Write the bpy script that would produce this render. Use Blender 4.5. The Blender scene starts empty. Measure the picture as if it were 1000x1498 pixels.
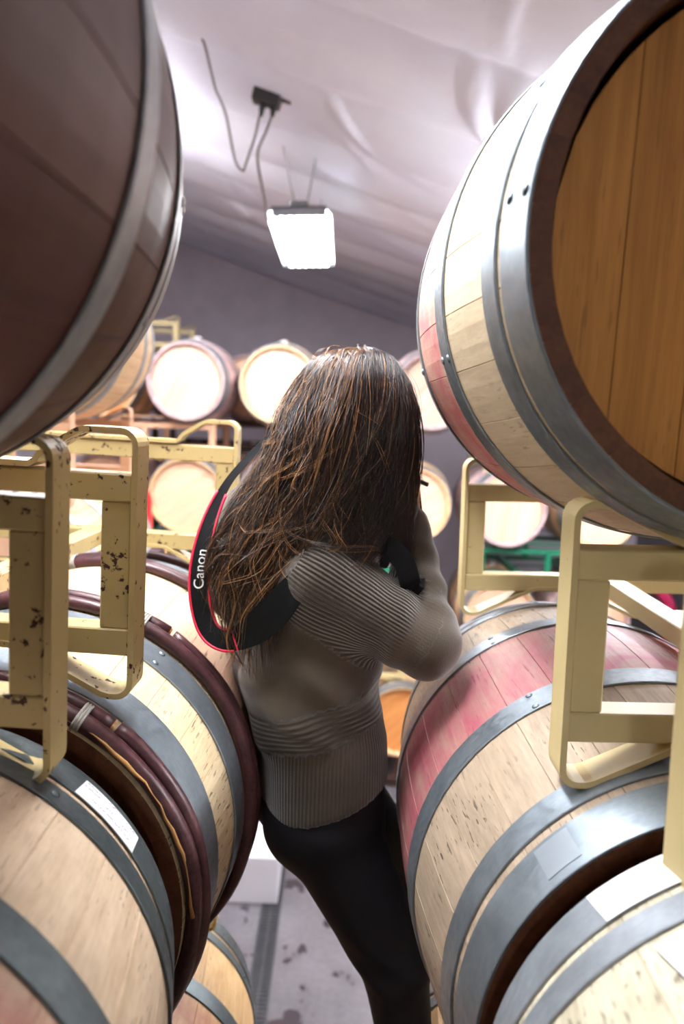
import bpy, math, random
import numpy as np
from mathutils import Matrix, Vector

# ------------------------------------------------------------------ scene, camera, light
scene = bpy.context.scene
COL = scene.collection
EYE = 3.13                                   # camera height above the cellar floor

cam_data = bpy.data.cameras.new('camera_view')
cam = bpy.data.objects.new('camera_view', cam_data)
COL.objects.link(cam)
cam_data.sensor_fit = 'VERTICAL'
cam_data.sensor_height = 36.0
cam_data.lens = 36.0 * 1100 / 1498
cam_data.clip_start = 0.02
cam_data.clip_end = 60
CR = Matrix(((0.99919668, 0.00270323, 0.03998359),
             (-0.0399892, 0.13245834, 0.99038157),
             (-0.00261893, -0.99118489, 0.13246004)))    # world to camera axes
cam.matrix_world = Matrix.Translation((0, 0, EYE)) @ CR.transposed().to_4x4()
cam_data.dof.use_dof = True
cam_data.dof.focus_distance = 1.12
cam_data.dof.aperture_fstop = 2.8
scene.camera = cam

vs = scene.view_settings
vs.view_transform = 'Standard'
vs.look = 'None'
vs.gamma = 1
vs.use_curve_mapping = False
vs.exposure = 0.5
scene.cycles.use_denoising = True
scene.cycles.max_bounces = 8
scene.cycles.diffuse_bounces = 5
scene.cycles.sample_clamp_indirect = 6

world = bpy.data.worlds.new('dim_cellar_air')
scene.world = world
world.use_nodes = True
world.node_tree.nodes['Background'].inputs[0].default_value = (0.80, 0.78, 0.86, 1)
world.node_tree.nodes['Background'].inputs[1].default_value = 0.10
TUBE_POWER = 105.0                           # emission strength of every fluorescent tube

random.seed(7)
RNG = np.random.default_rng(7)

# ------------------------------------------------------------------ helpers
def tag(o, label=None, cat=None, group=None, kind=None):
    if label: o['label'] = label
    if cat: o['category'] = cat
    if group: o['group'] = group
    if kind: o['kind'] = kind
    return o

def empty(name, loc=(0, 0, 0), rot=(0, 0, 0)):
    o = bpy.data.objects.new(name, None)
    COL.objects.link(o)
    o.empty_display_size = 0.1
    o.location = loc
    o.rotation_euler = rot
    return o

def mesh_data(name, V, F, mat=None, smooth=False, mats=None, midx=None):
    me = bpy.data.meshes.new(name)
    me.from_pydata([tuple(map(float, v)) for v in V], [], [tuple(map(int, f)) for f in F])
    if mat: me.materials.append(mat)
    if mats:
        for m in mats: me.materials.append(m)
    if midx is not None:
        me.polygons.foreach_set('material_index', np.asarray(midx, dtype=np.int32))
    if smooth:
        me.polygons.foreach_set('use_smooth', np.ones(len(me.polygons), dtype=bool))
    me.update()
    return me

def fast_mesh(name, V, Q, mat=None, smooth=True, mats=None, midx=None):
    V = np.asarray(V, dtype=np.float32); Q = np.asarray(Q, dtype=np.int32)
    n = Q.shape[1]
    me = bpy.data.meshes.new(name)
    me.vertices.add(len(V)); me.vertices.foreach_set('co', V.ravel())
    me.loops.add(Q.size); me.loops.foreach_set('vertex_index', Q.ravel())
    me.polygons.add(len(Q))
    me.polygons.foreach_set('loop_start', np.arange(0, Q.size, n, dtype=np.int32))
    me.polygons.foreach_set('loop_total', np.full(len(Q), n, dtype=np.int32))
    if mats:
        for m in mats: me.materials.append(m)
    elif mat: me.materials.append(mat)
    if midx is not None: me.polygons.foreach_set('material_index', np.asarray(midx, dtype=np.int32))
    if smooth: me.polygons.foreach_set('use_smooth', np.ones(len(Q), dtype=bool))
    me.update(calc_edges=True)
    return me

def put(name, me, parent=None, loc=(0, 0, 0), rot=(0, 0, 0), mat=None):
    o = bpy.data.objects.new(name, me)
    COL.objects.link(o)
    o.location = loc
    o.rotation_euler = rot
    if parent: o.parent = parent
    if mat is not None:
        if not me.materials: me.materials.append(mat)
        o.material_slots[0].link = 'OBJECT'
        o.material_slots[0].material = mat
    return o

class MB:
    """collects boxes, tubes and prisms into one mesh"""
    def __init__(s): s.V, s.F = [], []
    def add(s, V, F):
        b = len(s.V); s.V += [tuple(v) for v in V]; s.F += [tuple(i + b for i in f) for f in F]
        return s
    def box(s, x0, x1, y0, y1, z0, z1, bev=0.0):
        if bev <= 0:
            V = [(x, y, z) for x in (x0, x1) for y in (y0, y1) for z in (z0, z1)]
            return s.add(V, [(0, 1, 3, 2), (4, 6, 7, 5), (0, 4, 5, 1), (2, 3, 7, 6), (0, 2, 6, 4), (1, 5, 7, 3)])
        c = ((x0 + x1) / 2, (y0 + y1) / 2, (z0 + z1) / 2)
        h = ((x1 - x0) / 2, (y1 - y0) / 2, (z1 - z0) / 2)
        V, F, ix = [], [], {}
        for sx in (-1, 1):
            for sy in (-1, 1):
                for sz in (-1, 1):
                    sg = (sx, sy, sz)
                    for a in range(3):
                        p = [c[k] + sg[k] * (h[k] - (0 if k == a else bev)) for k in range(3)]
                        ix[sg + (a,)] = len(V); V.append(p)
                    F.append((ix[sg + (0,)], ix[sg + (1,)], ix[sg + (2,)]))
        for a in range(3):
            b, d = (a + 1) % 3, (a + 2) % 3
            for sa in (-1, 1):
                q = []
                for sb, sd in ((-1, -1), (1, -1), (1, 1), (-1, 1)):
                    k = [0, 0, 0]; k[a] = sa; k[b] = sb; k[d] = sd
                    q.append(ix[tuple(k) + (a,)])
                F.append(tuple(q))
            for sb in (-1, 1):
                for sd in (-1, 1):
                    k0 = [0, 0, 0]; k0[b] = sb; k0[d] = sd; k1 = list(k0)
                    k0[a] = -1; k1[a] = 1
                    F.append((ix[tuple(k0) + (b,)], ix[tuple(k1) + (b,)], ix[tuple(k1) + (d,)], ix[tuple(k0) + (d,)]))
        return s.add(V, F)
    def tube(s, pts, r, n=8, caps=True):
        V, F = tube_geo(pts, r, n, caps); return s.add(V, F)
    def build(s, name, mat, parent=None, loc=(0, 0, 0), rot=(0, 0, 0), smooth=False):
        return put(name, mesh_data(name, s.V, s.F, mat, smooth), parent, loc, rot)

def tube_geo(pts, r, n=8, caps=True):
    P = [Vector(p) for p in pts]
    R = r if hasattr(r, '__len__') else [r] * len(P)
    V, F = [], []
    up = None
    for i, p in enumerate(P):
        t = (P[min(i + 1, len(P) - 1)] - P[max(i - 1, 0)]).normalized()
        if up is None:
            up = Vector((0, 0, 1)) if abs(t.z) < 0.9 else Vector((1, 0, 0))
        a = t.cross(up).normalized(); up = a.cross(t).normalized()
        for k in range(n):
            q = 2 * math.pi * k / n
            V.append(p + (a * math.cos(q) + up * math.sin(q)) * R[i])
        if i:
            for k in range(n):
                F.append(((i - 1) * n + k, (i - 1) * n + (k + 1) % n, i * n + (k + 1) % n, i * n + k))
    if caps:
        F.append(tuple(range(n - 1, -1, -1))); F.append(tuple(range((len(P) - 1) * n, len(P) * n)))
    return [tuple(v) for v in V], F

def spline(pts, n):
    """Catmull-Rom through pts"""
    P = np.asarray(pts, dtype=float)
    P = np.vstack([2 * P[0] - P[1], P, 2 * P[-1] - P[-2]])
    m = len(P) - 3
    out = []
    for u in np.linspace(0, m - 1e-9, n):
        i = int(u); t = u - i
        a, b, c, d = P[i:i + 4]
        out.append(0.5 * (2 * b + (c - a) * t + (2 * a - 5 * b + 4 * c - d) * t * t + (3 * b - a - 3 * c + d) * t ** 3))
    return np.array(out)

# ------------------------------------------------------------------ material helpers
def srgb(r, g, b):
    f = lambda c: (c / 255 / 12.92) if c / 255 <= 0.04045 else ((c / 255 + 0.055) / 1.055) ** 2.4
    return (f(r), f(g), f(b), 1.0)

class NT:
    def __init__(s, name):
        s.m = bpy.data.materials.new(name); s.m.use_nodes = True
        s.t = s.m.node_tree; s.b = s.t.nodes['Principled BSDF']
    def n(s, kind, **kw):
        o = s.t.nodes.new(kind)
        for k, v in kw.items():
            if k.startswith('i_'): o.inputs[k[2:]].default_value = v
            else: setattr(o, k, v)
        return o
    def l(s, a, b): s.t.links.new(a, b)
    def math(s, op, a, b=None, clamp=False):
        o = s.n('ShaderNodeMath', operation=op, use_clamp=clamp)
        for i, v in enumerate((a, b)):
            if v is None: continue
            if hasattr(v, 'is_linked'): s.l(v, o.inputs[i])
            else: o.inputs[i].default_value = v
        return o.outputs[0]
    def noise(s, vec, scale, detail=4, rough=0.55, dist=0.0):
        o = s.n('ShaderNodeTexNoise'); o.inputs['Scale'].default_value = scale
        o.inputs['Detail'].default_value = detail; o.inputs['Roughness'].default_value = rough
        o.inputs['Distortion'].default_value = dist
        s.l(vec, o.inputs['Vector']); return o.outputs['Fac']
    def mapping(s, vec, scale=(1, 1, 1), loc=(0, 0, 0), rot=(0, 0, 0)):
        o = s.n('ShaderNodeMapping'); o.inputs['Scale'].default_value = scale
        o.inputs['Location'].default_value = loc; o.inputs['Rotation'].default_value = rot
        s.l(vec, o.inputs['Vector']); return o.outputs[0]
    def ramp(s, fac, stops):
        o = s.n('ShaderNodeValToRGB'); e = o.color_ramp.elements
        while len(e) < len(stops): e.new(0.5)
        for i, (p, c) in enumerate(stops):
            e[i].position = p; e[i].color = c if hasattr(c, '__len__') else (c, c, c, 1)
        s.l(fac, o.inputs[0]); return o.outputs[0]
    def mix(s, fac, a, b, blend='MIX'):
        o = s.n('ShaderNodeMix', data_type='RGBA', blend_type=blend)
        for k, v in ((0, fac), (6, a), (7, b)):
            if hasattr(v, 'is_linked'): s.l(v, o.inputs[k])
            else: o.inputs[k].default_value = v
        return o.outputs[2]
    def bump(s, h, strength=0.3, dist=0.002):
        o = s.n('ShaderNodeBump'); o.inputs['Strength'].default_value = strength
        o.inputs['Distance'].default_value = dist
        s.l(h, o.inputs['Height']); s.l(o.outputs[0], s.b.inputs['Normal']); return o
    def col(s, c):
        if hasattr(c, 'is_linked'): s.l(c, s.b.inputs['Base Color'])
        else: s.b.inputs['Base Color'].default_value = c
    def set(s, **kw):
        for k, v in kw.items():
            i = s.b.inputs[k.replace('_', ' ')]
            if hasattr(v, 'is_linked'): s.l(v, i)
            else: i.default_value = v
        return s

def plain(name, c, rough=0.5, metal=0.0, var=0.12, scale=30, bump=0.0, spec=0.5, coat=0.0):
    m = NT(name)
    tc = m.n('ShaderNodeTexCoord')
    f = m.noise(tc.outputs['Object'], scale, 5)
    d = tuple(x * (1 - var) for x in c[:3]) + (1,)
    l = tuple(min(1, x * (1 + var)) for x in c[:3]) + (1,)
    m.col(m.ramp(f, [(0.3, d), (0.7, l)]))
    m.set(Roughness=rough, Metallic=metal)
    m.b.inputs['Specular IOR Level'].default_value = spec
    m.b.inputs['Coat Weight'].default_value = coat
    if bump: m.bump(f, bump)
    return m.m

def wood_mat(name, c1, c2, root=None, axis=1, stain=None, stain_amt=0.0, stain_w=0.16, checks=0.6, rough=0.55,
             dirt=0.0, mid=0.35, spec=0.35):
    m = NT(name)
    tc = m.n('ShaderNodeTexCoord')
    oi = m.n('ShaderNodeObjectInfo')
    off = m.n('ShaderNodeVectorMath', operation='SCALE'); off.inputs[0].default_value = (37, 13, 71)
    m.l(oi.outputs['Random'], off.inputs['Scale'])
    add = m.n('ShaderNodeVectorMath', operation='ADD')
    m.l(tc.outputs['Object'], add.inputs[0]); m.l(off.outputs[0], add.inputs[1])
    v = add.outputs[0]
    def sc(a, b): return tuple(b if k == axis else a for k in range(3))
    g1 = m.noise(m.mapping(v, sc(26, 1.6)), 1.0, 6, 0.6, 0.4)
    g2 = m.noise(m.mapping(v, sc(170, 7)), 1.0, 3, 0.6)
    g = m.math('ADD', m.math('MULTIPLY', g1, 0.6), m.math('MULTIPLY', g2, 0.4))
    c = m.ramp(g, [(mid, c1), (0.66, c2)])
    # each board a little lighter or darker
    hv = m.n('ShaderNodeHueSaturation'); m.l(c, hv.inputs['Color'])
    mr = m.n('ShaderNodeMapRange'); mr.inputs[3].default_value = 0.94; mr.inputs[4].default_value = 1.03
    m.l(oi.outputs['Random'], mr.inputs[0]); m.l(mr.outputs[0], hv.inputs['Value'])
    c = hv.outputs[0]
    if checks:
        k = m.noise(m.mapping(v, sc(230, 16)), 1.0, 2, 0.5)
        kk = m.ramp(k, [(0.62, 0.0), (0.67, 1.0)])
        zone = m.ramp(m.noise(m.mapping(v, (7, 5, 7)), 1.0, 2), [(0.38, 0.0), (0.6, 1.0)])
        c = m.mix(m.math('MULTIPLY', m.math('MULTIPLY', kk, zone), checks), c, srgb(52, 38, 26))
    if stain and root is not None:
        tr = m.n('ShaderNodeTexCoord'); tr.object = root
        sx = m.n('ShaderNodeSeparateXYZ'); m.l(tr.outputs['Object'], sx.inputs[0])
        ay = m.math('ABSOLUTE', sx.outputs['Y'])
        mk = m.n('ShaderNodeMapRange', interpolation_type='SMOOTHSTEP')
        mk.inputs[1].default_value = stain_w + 0.035; mk.inputs[2].default_value = stain_w - 0.03
        m.l(ay, mk.inputs[0])
        wv = m.noise(m.mapping(tr.outputs['Object'], (8, 6, 8)), 1.0, 6, 0.66, 0.8)
        wv2 = m.noise(m.mapping(tr.outputs['Object'], (40, 5, 40)), 1.0, 4, 0.6)
        ww = m.ramp(m.math('ADD', m.math('MULTIPLY', wv, 0.75), m.math('MULTIPLY', wv2, 0.25)), [(0.32, 0.18), (0.46, 0.6), (0.60, 1.0)])
        fac = m.math('MULTIPLY', m.math('MULTIPLY', mk.outputs[0], ww), stain_amt, clamp=True)
        c = m.mix(fac, c, stain)
    if dirt and root is not None:
        tr2 = m.n('ShaderNodeTexCoord'); tr2.object = root
        dn = m.noise(m.mapping(tr2.outputs['Object'], (4, 3, 4), loc=(3, 1, 2)), 1.0, 5, 0.65)
        c = m.mix(m.math('MULTIPLY', m.ramp(dn, [(0.5, 0.0), (0.72, 1.0)]), dirt), c, srgb(84, 66, 48))
    m.col(c)
    m.set(Roughness=rough)
    m.b.inputs['Specular IOR Level'].default_value = spec
    m.bump(g, 0.35, 0.0015)
    return m.m

def steel_mat(name, c, rough=0.42, metal=0.75, streak=0.35, dark=(60, 66, 70)):
    m = NT(name)
    tc = m.n('ShaderNodeTexCoord')
    v = tc.outputs['Object']
    n1 = m.noise(v, 18, 6, 0.65)
    n2 = m.noise(m.mapping(v, (60, 420, 60)), 1.0, 3)
    f = m.math('ADD', m.math('MULTIPLY', n1, 0.75), m.math('MULTIPLY', n2, 0.25))
    c0 = tuple(x * (1 - streak) for x in c[:3]) + (1,)
    m.col(m.ramp(f, [(0.34, c0), (0.64, c)]))
    sp = m.ramp(m.noise(v, 90, 2), [(0.3, rough - 0.08), (0.75, rough + 0.14)])
    m.set(Metallic=metal, Roughness=sp)
    m.bump(f, 0.12, 0.001)
    return m.m

def paint_mat(name, c, rust=0.3, rough=0.42, rustc=(70, 38, 22), scale=22):
    m = NT(name)
    tc = m.n('ShaderNodeTexCoord'); oi = m.n('ShaderNodeObjectInfo')
    off = m.n('ShaderNodeVectorMath', operation='SCALE'); off.inputs[0].default_value = (11, 7, 5)
    m.l(oi.outputs['Random'], off.inputs['Scale'])
    add = m.n('ShaderNodeVectorMath', operation='ADD')
    m.l(tc.outputs['Object'], add.inputs[0]); m.l(off.outputs[0], add.inputs[1])
    v = add.outputs[0]
    n1 = m.noise(v, 9, 4)
    base = m.ramp(n1, [(0.3, tuple(x * 0.86 for x in c[:3]) + (1,)), (0.7, c)])
    n2 = m.noise(v, scale * 3.2, 4, 0.6)
    big = m.noise(v, scale * 0.35, 3, 0.6)
    f = m.math('ADD', m.math('MULTIPLY', n2, 0.62), m.math('MULTIPLY', big, 0.38))
    th = 0.72 - 0.2 * rust
    mk = m.ramp(f, [(th, 0.0), (th + 0.025, 1.0)])
    m.col(m.mix(mk, base, srgb(*rustc)))
    m.set(Roughness=m.math('ADD', m.math('MULTIPLY', mk, 0.4), rough))
    m.bump(m.math('SUBTRACT', m.math('MULTIPLY', n1, 0.3), mk), 0.25, 0.0015)
    return m.m

# ------------------------------------------------------------------ room shell
SLOPE = 0.31
def ceil_z(x): return 4.55 - SLOPE * x
XL, XR, YB, YF = -5.0, 4.0, 10.0, -5.0

def floor_mat():
    m = NT('wet_concrete')
    tc = m.n('ShaderNodeTexCoord'); v = tc.outputs['Object']
    n1 = m.noise(v, 1.6, 8, 0.6)
    n2 = m.noise(v, 26, 5, 0.65)
    f = m.math('ADD', m.math('MULTIPLY', n1, 0.6), m.math('MULTIPLY', n2, 0.4))
    c = m.ramp(f, [(0.32, srgb(70, 66, 70)), (0.66, srgb(102, 97, 101))])
    st = m.noise(m.mapping(v, (4.2, 2.6, 1), loc=(0.7, 0.35, 0)), 1.0, 4, 0.55)
    wet = m.ramp(st, [(0.555, 0.0), (0.585, 1.0)])
    c = m.mix(m.math('MULTIPLY', wet, 0.88), c, srgb(48, 42, 46))
    m.col(c)
    m.set(Roughness=m.ramp(st, [(0.50, 0.5), (0.62, 0.16)]))
    m.bump(n2, 0.15, 0.002)
    return m.m

mb = MB().box(XL, XR, YF, YB, -0.12, 0.0)
tag(mb.build('floor', floor_mat()), 'grey concrete cellar floor with dark wet stains', kind='structure')

def wall(name, pts, mat, label):
    """vertical slab from a quad footprint"""
    o = put(name, mesh_data(name, pts, [(0, 1, 2, 3), (7, 6, 5, 4), (0, 4, 5, 1), (1, 5, 6, 2), (2, 6, 7, 3), (3, 7, 4, 0)], mat))
    tag(o, label, kind='structure'); return o
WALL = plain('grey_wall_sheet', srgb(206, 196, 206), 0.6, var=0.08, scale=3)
zl, zr = ceil_z(XL) + .15, ceil_z(XR) + .15
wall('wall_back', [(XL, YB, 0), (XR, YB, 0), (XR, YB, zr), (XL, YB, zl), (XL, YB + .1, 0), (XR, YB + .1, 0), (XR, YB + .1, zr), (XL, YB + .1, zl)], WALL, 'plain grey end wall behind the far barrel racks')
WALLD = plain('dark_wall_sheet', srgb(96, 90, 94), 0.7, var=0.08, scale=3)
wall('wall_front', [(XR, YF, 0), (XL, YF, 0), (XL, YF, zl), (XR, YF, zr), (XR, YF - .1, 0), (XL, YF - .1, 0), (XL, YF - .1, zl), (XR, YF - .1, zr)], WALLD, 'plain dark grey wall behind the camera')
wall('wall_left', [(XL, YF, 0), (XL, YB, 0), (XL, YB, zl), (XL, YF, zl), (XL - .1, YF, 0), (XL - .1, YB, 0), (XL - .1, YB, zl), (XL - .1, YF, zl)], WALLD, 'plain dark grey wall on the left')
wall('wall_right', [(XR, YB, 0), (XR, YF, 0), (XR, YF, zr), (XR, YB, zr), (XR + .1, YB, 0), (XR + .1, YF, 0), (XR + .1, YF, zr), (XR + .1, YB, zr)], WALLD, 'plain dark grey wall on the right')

def ceiling():
    m = NT('white_vinyl_liner')
    tc = m.n('ShaderNodeTexCoord')
    n1 = m.noise(tc.outputs['Object'], 0.9, 4)
    m.col(m.ramp(n1, [(0.35, srgb(222, 220, 236)), (0.65, srgb(238, 238, 250))]))
    n2 = m.noise(tc.outputs['Object'], 9, 4)
    m.set(Roughness=0.6)
    m.b.inputs['Specular IOR Level'].default_value = 0.3
    m.bump(n2, 0.25, 0.01)
    # slack liner: sags between the purlins and is pulled into wrinkles
    nx, ny = 300, 560
    xs = np.linspace(XL, XR, nx); ys = np.linspace(YF, YB, ny)
    X, Y = np.meshgrid(xs, ys, indexing='ij')
    ph = (Y + 0.05 * np.sin(X * 1.7)) / 0.72
    sag = -0.05 * np.abs(np.sin(np.pi * ph)) ** 0.8
    k = np.floor(ph)
    wr = np.zeros_like(X)
    rg = np.random.default_rng(3)
    for i in range(150):
        cx, cy = rg.uniform(-3.2, 3), rg.uniform(1.0, 9.5)
        a = rg.uniform(-0.5, 0.5) + (0.25 if rg.random() < 0.5 else 1.2)
        L, w = rg.uniform(0.15, 0.5), rg.uniform(0.02, 0.05)
        u = (X - cx) * math.cos(a) + (Y - cy) * math.sin(a)
        vv = -(X - cx) * math.sin(a) + (Y - cy) * math.cos(a) + 0.25 * u * u
        wr += rg.uniform(-.028, .022) * np.exp(-(u / L) ** 2 - (vv / w) ** 2)
    for i in range(6):                       # the fan of folds over the right-hand barrel
        cx, cy = 0.50 + 0.14 * i, 3.25 + 0.02 * i
        a = 1.25 + 0.06 * i
        u = (X - cx) * math.cos(a) + (Y - cy) * math.sin(a)
        vv = -(X - cx) * math.sin(a) + (Y - cy) * math.cos(a) + 0.35 * u * u
        wr += -0.05 * np.exp(-(u / 0.34) ** 2 - (vv / 0.035) ** 2)
    Z = ceil_z(X) + sag + wr + 0.012 * np.sin(X * 2.3 + k * 1.9) * np.sin(np.pi * ph) ** 2
    V = np.stack([X, Y, Z], -1).reshape(-1, 3)
    i = np.arange(nx - 1)[:, None] * ny + np.arange(ny - 1)[None]
    Q = np.stack([i, i + 1, i + ny + 1, i + ny], -1).reshape(-1, 4)
    o = put('ceiling', fast_mesh('ceiling', V, Q, m.m))
    tag(o, 'sloping white vinyl liner ceiling with sagging folds', kind='structure')
    sm = o.modifiers.new('thick', 'SOLIDIFY'); sm.thickness = 0.02; sm.offset = 1.0
ceiling()

# trench drain in the floor
def drain():
    steel = steel_mat('drain_iron', srgb(70, 70, 74), 0.5, 0.6)
    pit_shade = plain('drain_pit_shade', srgb(18, 17, 19), 0.7)
    d = empty('drain_trim', (-0.335, 2.2, 0))
    d.name = 'trim_1'
    tag(d, 'dark slotted trench drain grate running along the floor', kind='structure')
    MB().box(-0.055, 0.055, -0.2, 3.4, 0.0005, 0.002).build('pit_shade', pit_shade, d)  # flat near-black strip on the floor, painted-in shade of the trench
    fr = MB().box(-0.062, -0.052, -0.2, 3.4, 0.0, 0.008).box(0.052, 0.062, -0.2, 3.4, 0.0, 0.008)
    fr.build('frame', steel, d)
    g = MB()
    for i in range(120):
        y = -0.19 + i * 0.03
        g.box(-0.052, 0.052, y, y + 0.014, 0.002, 0.007)
    g.box(-0.006, 0.006, -0.2, 3.4, 0.002, 0.0075)
    tag(g.build('grate', steel, d), kind='stuff')
drain()

# ------------------------------------------------------------------ fluorescent ceiling lights
def light_mats():
    hous = plain('galvanised_housing', srgb(128, 134, 136), 0.4, 0.6, 0.1)
    refl = plain('white_reflector', srgb(235, 236, 238), 0.25, 0.0, 0.03)
    capm = plain('tube_cap_metal', srgb(150, 152, 156), 0.4, 0.7)
    m = NT('fluorescent_tube')
    m.col((0.95, 0.95, 0.97, 1))
    m.b.inputs['Emission Color'].default_value = (0.95, 0.965, 1.0, 1)
    m.b.inputs['Emission Strength'].default_value = TUBE_POWER
    return hous, refl, capm, m.m
LM = light_mats()
def ceiling_light(loc, label, tilt=(0, 0, 0), strip=0.004):
    hous, refl, capm, tube = LM
    r = empty('ceiling_light', loc, tilt)
    tag(r, label, 'ceiling light', 'hanging tube lights')
    L, W = 1.24, 0.30
    h = MB().box(-0.05, 0.05, 0.0, L, 0.047, 0.085, 0.004)
    for yy in (0.0, L / 2 - .03, L - .06): h.box(-W / 2, W / 2, yy, yy + 0.06, 0.045, 0.055)
    if strip > 0.02:                          # closed top with narrow cross slots
        for a_, b_ in ((0.0, 0.28), (0.32, 0.59), (0.63, 0.90), (0.94, L)): h.box(-W / 2, W / 2, a_, b_, 0.045, 0.052)
    for s in (-1, 1):
        h.add([(s * W / 2, 0, 0.05), (s * W / 2, L, 0.05), (s * (W / 2 + .03), L, 0.005), (s * (W / 2 + .03), 0, 0.005),
               (s * (W / 2 - .004), 0, 0.05), (s * (W / 2 - .004), L, 0.05), (s * (W / 2 + .026), L, 0.005), (s * (W / 2 + .026), 0, 0.005)],
              [(0, 1, 2, 3), (7, 6, 5, 4), (3, 2, 6, 7), (0, 3, 7, 4), (1, 5, 6, 2)])
    h.build('housing', hous, r)
    for k in range(5):
        x = -W / 2 + 0.03 + (k + .5) * (W - 0.06) / 5
        MB().box(x - strip, x + strip, 0.01, L - .01, 0.040, 0.0445).build('reflector', refl, r)
    for k in range(2):
        y = (0.0, L - 0.03)[k]
        MB().box(-W / 2, W / 2, y, y + 0.03, 0.008, 0.045, 0.003).build('lamp_holder', capm, r)
    tm = None
    for k in range(6):
        x = -W / 2 + 0.03 + k * (W - 0.06) / 5
        if tm is None:
            b = MB().tube([(0, 0.04, 0), (0, L - 0.04, 0)], 0.0125, 12)
            tm = mesh_data('tube', b.V, b.F, tube, True)
            cb = MB().tube([(0, 0.022, 0), (0, 0.05, 0)], 0.0135, 12)
            cm = mesh_data('tube_cap', cb.V, cb.F, capm, True)
        t = put('tube', tm, r, (x, 0, 0.018))
        put('tube_cap', cm, t)
        put('tube_cap', cm, t, (0, L - 0.072, 0))
    top = 0.09
    for y in (0.2, L - 0.2):
        for s in (-1, 1):
            p = Vector(loc)
            zc = ceil_z(loc[0] + s * 0.1) - loc[2] - 0.005
            MB().tube([(s * 0.03, y, top), (s * 0.10, y, zc)], 0.003, 6).build('hanging_wire', hous, r)
    return r
LX = -0.29
ceiling_light((LX, 4.30, 4.18), 'lit six-tube fluorescent fixture hanging below the sloping white ceiling', (math.radians(-2.5), math.radians(-3), 0), 0.0228)
ceiling_light((LX, 0.70, 4.22), 'six-tube fluorescent fixture above the aisle, over the woman, out of frame', (0, math.radians(-3), 0))
ceiling_light((LX, -4.1, 4.24), 'six-tube fluorescent fixture behind the camera', (0, math.radians(-3), 0))
ceiling_light((-1.75, 3.85, 4.30), 'added six-tube light brightening the ceiling above the middle left stack, hidden by the overhead barrel', (0, 0, 0))  # added lamp, out of sight, lights the left part of the ceiling
ceiling_light((1.30, 3.0, 3.58), 'added six-tube light brightening the ceiling, hidden behind the amber-headed barrel', (0, 0, 0))  # added lamp tucked behind the barrel to light the ceiling
ceiling_light((2.3, 4.10, 3.42), 'added unseen six-tube light brightening the ceiling over the right-hand end of the far racks', (0, 0, 0))  # added out of view for more light on the ceiling
ceiling_light((-3.1, 4.30, 5.15), 'added unseen six-tube light brightening the ceiling high over the left-hand side', (0, 0, 0))  # extra unseen lamp, put in to brighten the ceiling
ceiling_light((-3.1, 0.9, 5.10), 'added unseen six-tube light brightening the ceiling to the left of the left-hand racks', (0, 0, 0))  # another added lamp, unseen, throws light up to the ceiling
ceiling_light((2.4, 0.95, 3.45), 'added unseen six-tube light brightening the ceiling to the right of the right-hand racks', (0, 0, 0))  # added on the right, unseen, for uplight on the ceiling

# outlet box and cords on the ceiling
def outlet():
    blk = plain('black_box_plastic', srgb(38, 34, 36), 0.5)
    y0 = 3.85; x0 = -0.42; zc = ceil_z(x0) - 0.03
    o = empty('ceiling_outlet', (x0, y0, zc))
    tag(o, 'dark ceiling outlet box with two plugs hanging from it', 'outlet box')
    MB().box(-0.068, 0.068, -0.04, 0.04, -0.075, 0.03, 0.006).build('box', blk, o, rot=(0, math.radians(14), 0))
    MB().box(0.05, 0.12, -0.02, 0.02, -0.035, -0.005, 0.004).build('conduit', blk, o, rot=(0, math.radians(14), 0))
    for k, x in enumerate((-0.03, 0.025)):
        MB().tube([(x, 0, -0.06), (x - 0.004, 0, -0.09), (x - 0.008, 0, -0.125)], [0.016, 0.016, 0.009], 10).build('plug', blk, o)
    cordm = plain('grey_cord_rubber', srgb(96, 84, 84), 0.5)
    def w(px): return px
    k = 3.85 / 3.22
    def q(x, y, z): return (x * k, y0 + y, EYE + (z - EYE) * k)
    a = spline([q(-0.553, -.1, 4.36), q(-0.525, 0, 4.30), q(-0.485, 0, 4.13), q(-0.452, 0, 4.085),
                q(-0.44, 0, 4.11), q(-0.405, 0, 4.22), q(-0.388, 0, 4.30)], 40)
    tag(MB().tube([(-0.69, y0 - .5, ceil_z(-0.69) - .02), (-0.675, y0 - .3, ceil_z(-0.67) - .06)] + [tuple(p) for p in a], 0.006, 6).build('power_cord', cordm, smooth=True),
        'thin grey cord hanging in a loop from the ceiling to the outlet box', 'cord', 'ceiling cords')
    b = spline([q(-0.338, 0, 4.30), q(-0.36, 0, 4.24), q(-0.395, .02, 4.15), (-0.45, y0 + .15, 4.20), (-0.44, y0 + .3, 4.13), (-0.43, y0 + .45, 4.15), (-0.40, y0 + .55, 4.22)], 40)
    tag(MB().tube([tuple(p) for p in b], 0.006, 6).build('power_cord', cordm, smooth=True),
        'thin grey cord running from the outlet box down to the lit fixture', 'cord', 'ceiling cords')
outlet()

# ------------------------------------------------------------------ wine barrels
BL, RB_, RH_ = 0.93, 0.35, 0.298
NST = 28
def rad(y):                                  # y measured from the barrel's middle
    s = y / (BL / 2)
    return RB_ - (RB_ - RH_) * s * s

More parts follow.
